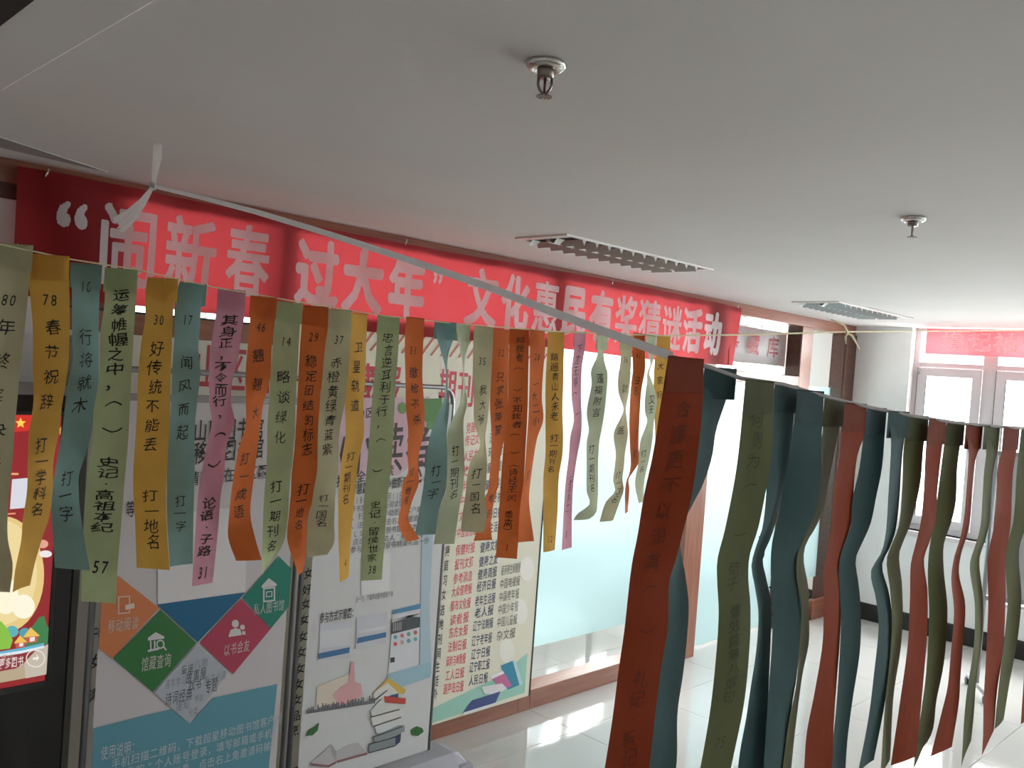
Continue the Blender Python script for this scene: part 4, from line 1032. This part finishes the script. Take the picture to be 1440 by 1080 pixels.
NEARS = [
 ('orange', [(506,939,990),(570,929,988),(640,918,981),(700,905,972),(750,897,960),(790,889,950),(820,885,941),(885,878,939),(940,870,930),(1010,861,921),(1080,850,913),(1130,842,905)],
  -.012, 40, [('合濂更不以沿其',575,790),('（',818,818),('）',895,895),('礼记·乐记篇',955,1095)], 'big orange strip nearest the lens, first on the near string'),
 ('teal', [(520,990,1036),(572,985,1018),(606,975,1007),(645,972,1001),(685,964,988),(711,961,975),(735,957,964),(770,951,956),(806,940,962),(855,936,968),(900,932,966),(956,925,960),(1012,918,952),(1080,908,951),(1120,902,945)],
  .02, 0, [], 'dark teal strip twisting behind the big orange strip'),
 ('green', [(538,1048,1089),(580,1044,1088),(640,1038,1085),(680,1032,1079),(745,1019,1066),(784,1009,1054),(817,1009,1052),(855,1011,1055),(910,1008,1054),(994,999,1046),(1080,984,1029),(1125,976,1020)],
  -.01, 0, [('何则为',590,648),('（',676,676),('）',760,760),('荀子·儒效篇第八章句',800,980),('75',1045,1045)], 'broad olive green strip with faint writing, first green on the near string'),
 ('teal', [(544,1089,1122),(575,1088,1117),(662,1079,1110),(700,1077,1100),(740,1072,1090),(762,1064,1083),(790,1057,1072),(814,1061,1076),(855,1067,1084),(907,1064,1083),(960,1056,1081),(1001,1050,1079),(1050,1041,1077),(1110,1035,1072)],
  .02, 0, [], 'wavy teal strip just right of the broad olive strip'),
 ('teal', [(552,1121,1159),(592,1117,1157),(625,1112,1155),(675,1103,1154),(724,1095,1146),(760,1086,1130),(790,1084,1121),(820,1085,1122),(855,1087,1127),(900,1086,1125),(956,1082,1120),(1000,1079,1113),(1080,1074,1104),(1115,1071,1100)],
  .0, 0, [], 'broad dark teal strip, widest teal on the near string'),
 ('green', [(563,1159,1188),(602,1157,1180),(655,1150,1170),(690,1144,1163),(716,1140,1159),(745,1131,1147),(770,1123,1133),(795,1120,1130),(830,1124,1136),(870,1126,1137),(910,1124,1137),(956,1120,1128),(1000,1111,1122),(1050,1104,1116),(1100,1098,1111)],
  .03, 0, [], 'narrow olive strip between the broad teal and the second orange strip'),
 ('orange', [(570,1188,1219),(610,1184,1216),(640,1181,1206),(680,1174,1201),(731,1170,1198),(765,1165,1189),(795,1159,1180),(844,1159,1182),(900,1157,1181),(967,1146,1176),(1024,1135,1172),(1080,1131,1170),(1120,1128,1166)],
  .0, 0, [], 'second orange strip on the near string, running past the bottom edge'),
 ('teal', [(576,1219,1247),(614,1214,1244),(660,1208,1240),(700,1199,1232),(739,1196,1224),(765,1186,1213),(790,1180,1203),(825,1181,1207),(862,1183,1210),(919,1181,1209),(994,1176,1198),(1050,1170,1191),(1110,1166,1187)],
  .02, 0, [], 'teal strip right of the second orange strip, with a sharp bend'),
 ('teal', [(581,1249,1279),(617,1253,1272),(650,1252,1268),(700,1249,1265),(745,1246,1260),(772,1240,1252),(799,1225,1240),(836,1232,1249),(874,1236,1254),(937,1230,1252),(1001,1222,1243),(1078,1207,1228)],
  .0, 0, [], 'last teal strip on the near string, ending near the bottom edge'),
 ('green', [(587,1279,1306),(625,1271,1299),(681,1269,1294),(737,1264,1281),(765,1253,1270),(784,1247,1264),(825,1252,1268),(870,1255,1269),(919,1252,1266),(986,1245,1256),(1078,1239,1251)],
  .02, 0, [], 'slim olive strip left of the third orange strip'),
 ('orange', [(592,1306,1331),(629,1302,1325),(692,1299,1318),(731,1295,1316),(765,1287,1307),(790,1281,1299),(836,1280,1304),(900,1277,1303),(975,1267,1297),(1070,1253,1288)],
  .0, 0, [], 'third orange strip on the near string, with a square cut foot'),
 ('green', [(595,1331,1357),(628,1327,1350),(660,1323,1346),(707,1317,1344),(735,1313,1338),(769,1307,1327),(806,1305,1327),(862,1307,1332),(937,1303,1327),(994,1296,1316),(1035,1289,1311),(1062,1286,1298)],
  .025, 0, [], 'olive strip immediately right of the third orange strip'),
 ('orange', [(600,1358,1382),(631,1362,1378),(645,1362,1372),(690,1359,1367),(724,1356,1365),(755,1350,1360),(780,1342,1352),(810,1338,1348),(855,1342,1357),(919,1337,1353),(960,1333,1350),(994,1325,1348),(1057,1309,1338)],
  .0, 0, [], 'thin orange strip that bends in the middle and widens at its foot'),
 ('green', [(601,1384,1406),(634,1387,1403),(662,1384,1397),(694,1382,1394),(737,1379,1391),(757,1374,1387),(791,1364,1377),(844,1371,1382),(900,1370,1381),(967,1360,1372),(1010,1356,1369),(1050,1354,1365)],
  .0, 0, [], 'thin olive strip between the thin and the wide right orange strips'),
 ('orange', [(603,1411,1434),(631,1409,1430),(662,1402,1425),(694,1402,1423),(742,1397,1421),(784,1389,1414),(844,1390,1414),(919,1387,1410),(975,1384,1402),(1035,1383,1397)],
  .0, 0, [], 'right orange strip with a slanting foot in front of the casters'),
 ('green', [(605,1436,1458),(660,1430,1452),(731,1425,1446),(776,1414,1433),(844,1417,1436),(900,1412,1431),(967,1404,1419),(1018,1399,1411)],
  .025, 0, [], 'olive strip at the right edge behind the slanting orange foot'),
 ('orange', [(606,1462,1484),(700,1458,1480),(800,1450,1470),(950,1440,1462),(1012,1436,1452)],
  .0, 0, [], 'orange strip whose tip alone shows at the right edge'),
]
gl2 = 'riddle strips on the near string'
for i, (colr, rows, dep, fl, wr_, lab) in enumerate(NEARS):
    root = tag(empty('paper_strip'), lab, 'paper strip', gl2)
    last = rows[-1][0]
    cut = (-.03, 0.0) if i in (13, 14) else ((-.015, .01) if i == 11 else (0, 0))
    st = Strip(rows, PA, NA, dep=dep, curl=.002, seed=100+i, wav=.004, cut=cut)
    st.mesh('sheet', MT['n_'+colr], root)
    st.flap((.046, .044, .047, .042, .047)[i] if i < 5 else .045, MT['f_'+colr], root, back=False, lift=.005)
    if wr_: write(st, wr_, MT['i_'+colr], root, seed=200+i, bold=0.0, rel=.40)

# ---- far string
def tube_through(pts, r, name, mat, par, n=6): return MB().tube(pts, r, n).build(name, mat, par)
fs = tag(empty('string'), 'thin pale yellow string crossing the picture, holding the far strips', 'string')
pts = []
SP = [(-60, 334), (0, 345), (100, 366), (190, 380), (300, 405), (410, 424), (540, 445), (640, 456), (780, 467), (940, 473), (1060, 471), (1190, 467), (1320, 466), (1440, 465)]
for x, y in SP:
    p = onP(x, y, PB, NB); pts.append(p+Vector((0, 0, .002)))
pts.append(Vector((XR-.01, 2.0, pts[-1].z+.01)))
tube_through(pts, [.0018]*8+[.003]*2+[.0045]*4+[.0045], 'cord', MT['string'], fs)
kp = onP(1190, 468, PB, NB)
MB().tube([kp+Vector((-.015, -.004, .0)), kp+Vector((0, -.006, .008)), kp+Vector((.018, -.004, 0)), kp+Vector((0, -.006, -.008)), kp+Vector((-.012, -.004, .002))], .006, 8).build('knot', MT['string'], fs)
MB().tube([kp+Vector((0, -.008, 0)), kp+Vector((-.03, -.012, -.02)), kp+Vector((-.02, -.012, -.06))], [.006, .006, .002], 6).build('loose_end', MT['string'], fs)
MB().tube([kp+Vector((0, -.008, 0)), kp+Vector((.05, -.012, -.012)), kp+Vector((.14, -.016, -.075))], [.006, .006, .002], 6).build('loose_end', MT['string'], fs)
MB().tube([kp+Vector((0, -.008, 0)), kp+Vector((-.05, -.01, .035)), kp+Vector((-.20, -.01, .05))], [.005, .005, .003], 6).build('loose_end', MT['string'], fs)

# ---- near string: flat white tape from its knot under the ceiling to the first strip, then behind the strips
ns = tag(empty('tape'), 'white plastic tape running from a tasselled knot to the near strips', 'tape')
Kd = 2.6
def at_depth(x, y, d): return CO+ray(x, y)*d
K = at_depth(215, 262, Kd); E1 = onP(946, 504, PA, NA)
rows_px = [(215, 262, 5), (280, 277, 6), (360, 298, 7.5), (440, 322, 8.2), (515, 346, 9), (600, 374, 9.5), (690, 405, 10.5), (780, 440, 11.5), (860, 470, 12), (945, 501, 13)]
V = []; F = []; n_ = len(rows_px)
for k, (x, y, w) in enumerate(rows_px):
    dd = 1/((1/Kd)+(1/((E1-CO).dot(CF))-1/Kd)*(x-215)/730.)
    nx_, ny_ = -.32, 1.0; L_ = sqrt(1.1)
    for s_ in (-.5, -.15, .15, .5):
        p = at_depth(x+nx_*w*s_/L_, y+ny_*w*s_/L_, dd+.002*sin(s_*6))
        V.append(p)
for k in range(n_-1):
    for j in range(3): a_ = 4*k+j; F.append((a_, a_+4, a_+5, a_+1))
pm('tape_run', V, F, MT['tape'], ns, True)
SA = [(946, 503), (1000, 518), (1042, 533), (1100, 541), (1160, 558), (1220, 573), (1280, 585), (1330, 593), (1358, 597), (1410, 601), (1440, 603), (1500, 607), (1560, 610)]
pa_ = [onP(x, y, PA, NA)+Vector((0, 0, .001)) for x, y in SA]
e = pa_[-1]+dA*(((XR-.01)-pa_[-1].x)/dA.x); e.z = 2.2
tube_through(pa_+[e], .0032, 'cord', MT['tape'], ns)
MB().lathe(K, [(0, .012), (.008, .010), (.012, 0), (.009, -.009), (0, -.012)], 10).build('knot', MT['tape'], ns)
def fray(px, wpx, dz, name, nst=9):
    """a split plastic film tail made of several ribbons fanning out"""
    rnd = random.Random(len(name)+int(px[0][0])); V = []; F = []
    for s_ in range(nst):
        o = len(V); u = (s_+.5)/nst-.5
        for k, (x, y) in enumerate(px):
            w = wpx[k]; t_ = k/(len(px)-1)
            dx, dy = (px[min(k+1, len(px)-1)][0]-px[max(k-1, 0)][0]), (px[min(k+1, len(px)-1)][1]-px[max(k-1, 0)][1])
            L_ = sqrt(dx*dx+dy*dy); nx_, ny_ = -dy/L_, dx/L_
            for e_ in (-.5, .5):
                q_ = (u+e_/nst*1.05)*w
                end = rnd.uniform(-3, 3) if k == len(px)-1 else 0
                p = at_depth(x+nx_*q_+dx/L_*end, y+ny_*q_+dy/L_*end, dz[k]+(.008*sin(s_*2.1))*t_)
                V.append(p)
        for k in range(len(px)-1): a_ = o+2*k; F.append((a_, a_+1, a_+3, a_+2))
    pm(name, V, F, MT['tassel'], ns, True)
fray([(216, 260), (218, 240), (221, 222), (222, 203)], [5, 9, 13, 12], [Kd-.005, Kd-.0, Kd+.02, Kd+.02], 'frayed_tail')
fray([(214, 264), (200, 285), (184, 303), (165, 318)], [5, 12, 20, 26], [Kd-.01, Kd-.02, Kd-.03, Kd-.04], 'frayed_tail')

# ================================================================== MOBILE BOARD AT RIGHT
mb = tag(empty('mobile_whiteboard'), 'grey mobile whiteboard on casters standing under the window at the right', 'whiteboard')
f1 = onZ(1360, 962, 0); f2 = onZ(1385, 990, 0); fd = (f2-f1); mid = (f1+f2)/2
bd = Vector((-fd.y, fd.x, 0)).normalized()
if bd.dot(_r) < 0: bd = -bd
def caster(p):
    MB().lathe(Vector((p.x, p.y, .025)), [(0, .024), (.010, .022), (.010, .012), (0, .012)], 10).build('caster_fork', MT['blackpl'], mb)
    w = fd.normalized()
    MB().tube([p+Vector((0, 0, .026))-bd*.012, p+Vector((0, 0, .026))+bd*.012], .026, 14).build('caster', MT['blackpl'], mb)
post = mid
for s_ in (0, 1.5):
    q_ = bd*s_
    a1, a2 = f1+q_, f2+q_
    MB().tube([a1+Vector((0, 0, .065)), a2+Vector((0, 0, .065))], .016, 8).build('foot_bar', MT['pvc'], mb)
    caster(a1); caster(a2)
    pz = mid+q_
    MB().tube([pz+Vector((0, 0, .065)), pz+Vector((0, 0, 1.75))], .015, 10).build('post', MT['alu'], mb)
def slab(name, s0, s1_, z0, z1, th, mat):
    V = []
    w = fd.normalized()*th
    for s_ in (s0, s1_):
        for z_ in (z0, z1):
            for t_ in (-.5, .5):
                p = mid+bd*s_+w*t_; V.append((p.x, p.y, z_))
    pm(name, V, [(0, 1, 3, 2), (4, 6, 7, 5), (0, 4, 5, 1), (2, 3, 7, 6), (0, 2, 6, 4), (1, 5, 7, 3)], mat, mb)
zt = onP(1428, 642, mid, fd.normalized()).z; zb = onP(1428, 842, mid, fd.normalized()).z
slab('board_face', .03, 1.47, zb, zt, .02, plain('grey_whiteboard', (.42, .44, .45), .3))
slab('frame_rail', .0, 1.5, zt, zt+.03, .03, MT['alu']); slab('frame_rail', .0, 1.5, zb-.03, zb, .03, MT['alu'])
slab('pen_tray', .1, 1.4, zb-.06, zb-.045, .08, MT['pvc'])

bpy.data.objects.remove(_to)
